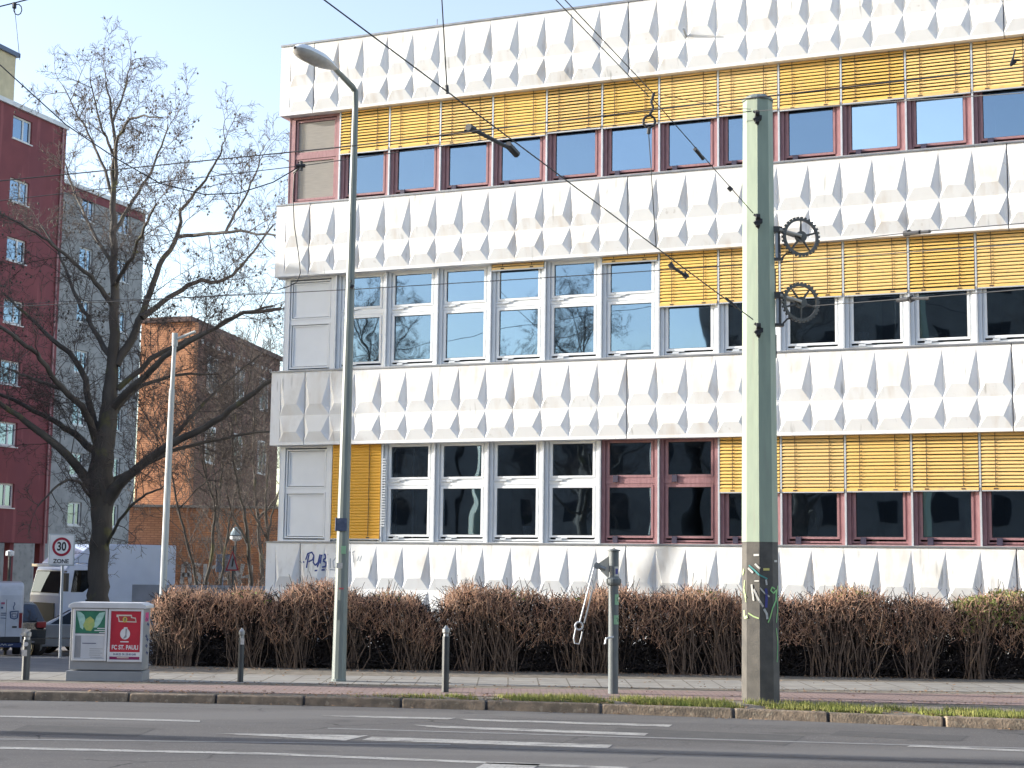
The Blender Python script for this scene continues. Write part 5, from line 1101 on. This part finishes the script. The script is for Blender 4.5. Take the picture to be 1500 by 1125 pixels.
fit('tension_insulator', 'insulator on the wire leaving the upper tension wheel', [([(1330,342,20.6),(1348,340,20.2)], .032), ([(1350,340,20.2),(1362,339,20)], .026), ([(1326,342,20.7),(1332,341,20.6)], .05)])
wire('tension_wire', 'wire from the lower tension wheel to the right edge', [(1180,449,23.2), (1320,438,20.8), (1560,419,16.8), beyond((1560,419,16.8),(1320,438,20.8),1.5)], .009)
fit('tension_insulator', 'insulator on the wire leaving the lower tension wheel', [([(1315,440,20.8),(1332,438,20.5)], .034), ([(1335,437,20.5),(1362,437,20)], .024), ([(1333,434,20.5),(1337,442,20.5)], .05)])
wire('contact_wire', 'long level wire passing behind the mast across the right blinds', [(1141,385,23.3), (1230,377,22), (1360,367,20), (1560,353,17), beyond((1560,353,17),(1360,367,20),2)], .009)
wire('thin_wire', 'short wire segment in the upper left corner', [beyond((-60,22,18),(40,-3,18),6), (22,4,18), beyond((40,-3,18),(-60,22,18),6)], .012)
wire('hanger_wire', 'thin wire hanging from the short wire in the upper left corner', [(21,8,18), (29,88,18)], .005)
fit('wire_loop', 'small wire loop under the short wire in the upper left corner', [([(21,4,18),(21,12,18)], .03), ([(26+6*math.cos(i*.7-2), 14+8*math.sin(i*.7-2), 18) for i in range(9)], .008)])
fit('wire_clip', 'dark three-armed fitting hanging before the blinds near the upper right corner', [([(1487,72,16),(1484,85,16)], .010), ([(1484,85,16),(1480,96,16)], .014), ([(1484,88,16),(1495,88,16)], .012), ([(1480,96,16),(1488,90,16)], .018)])
# ================================================================== ACROSS THE STREET (seen in the panes) AND OFF TO THE LEFT
M['plain'] = mat('dull_render', (.22,.20,.18), .9, (.17,.155,.14), 1.5); M['rooftile'] = mat('roof_tiles', (.12,.07,.055), .8)
def house(cx_, cy_, L_h, D_h, H_h, rz, label):
    t = empty('town_house', (cx_, cy_, 0), rz, label, 'building')
    MB().box(-L_h/2, L_h/2, -D_h/2, D_h/2, -.2, H_h).build('wall', M['plain'], t)
    MB().prism([(-D_h/2-.3, H_h+.002), (D_h/2+.3, H_h+.002), (0, H_h+3.2)], -L_h/2, L_h/2, 'yz').build('roof', M['rooftile'], t)
    n = int(L_h/2.6)
    for i in range(n):
        for z in np.arange(1.2, H_h-1.6, 3.1):
            x = -L_h/2+(i+.5)*L_h/n
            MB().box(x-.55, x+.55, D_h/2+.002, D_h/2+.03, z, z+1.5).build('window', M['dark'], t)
rzF = -YAW
A_ = Vector((math.cos(YAW), -math.sin(YAW), 0))
c0 = Vector((-44, -12, 0))
for i, (s_, H_h) in enumerate(((-10, 11.3), (4.2, 11.6), (21, 21.5), (39, 22), (57, 22), (75, 20))):
    c = c0+A_*s_; house(c.x, c.y, 14 if i < 2 else 17.8, 10, H_h, rzF, ['pale house with red tiled roof farthest left across the street', 'second house from the left across the street', 'house beside the tall one across the street', 'tall house opposite the middle of the office', 'tallest house opposite the right of the office', 'last house on the right across the street'][i])
t = empty('corner_shade_block', (-17.4, 37.3, 0), math.atan2(-.138, .991), 'plain tall block outside the view, added to shade the office corner', 'building')  # unseen block added so its shadow falls on the left facade corner
MB().box(-14, 0, 0, 9, -1.4, 11.5).build('wall', M['plain'], t); MB().box(-14.2, .05, -.05, 9.2, 11.502, 11.75).build('roof', M['rooftile'], t)
for x in range(-13, -2, 3):
    for z in (1.5, 4.7, 7.9): MB().box(x, x+1.3, -.04, -.002, z, z+1.5).build('window', M['carglass'], t)
t = empty('street_shade_block', (-17.5, 32.6, 0), 0, 'low block outside the view, added to shade the side street', 'building')  # unseen low volume added to keep the side street ground in shade
MB().box(-4, 2.5, -3.4, 3.4, -.6, 2.3).build('wall', M['plain'], t); MB().box(-4.1, 2.6, -3.5, 3.5, 2.302, 2.45).build('roof', M['rooftile'], t)
t = empty('truck_shade_block', (-21, 54, 0), 0, 'low block outside the view, added to shade the truck', 'building')  # unseen low volume added to put the truck in shade
MB().box(-3, 2.2, -3, .6, -1.5, 3.1).build('wall', M['plain'], t); MB().box(-3.1, 2.3, -3.1, .7, 3.102, 3.25).build('roof', M['rooftile'], t)
tram_mast(-22, 25.9, 'second pale green tram mast outside the view, added for its shadow', False)  # unseen mast added to cast a shadow streak along the kerb
tram_mast(-15.5, 20.2, 'third pale green tram mast outside the view, added for its shadow', False)  # unseen mast added to cast a shadow streak across the road
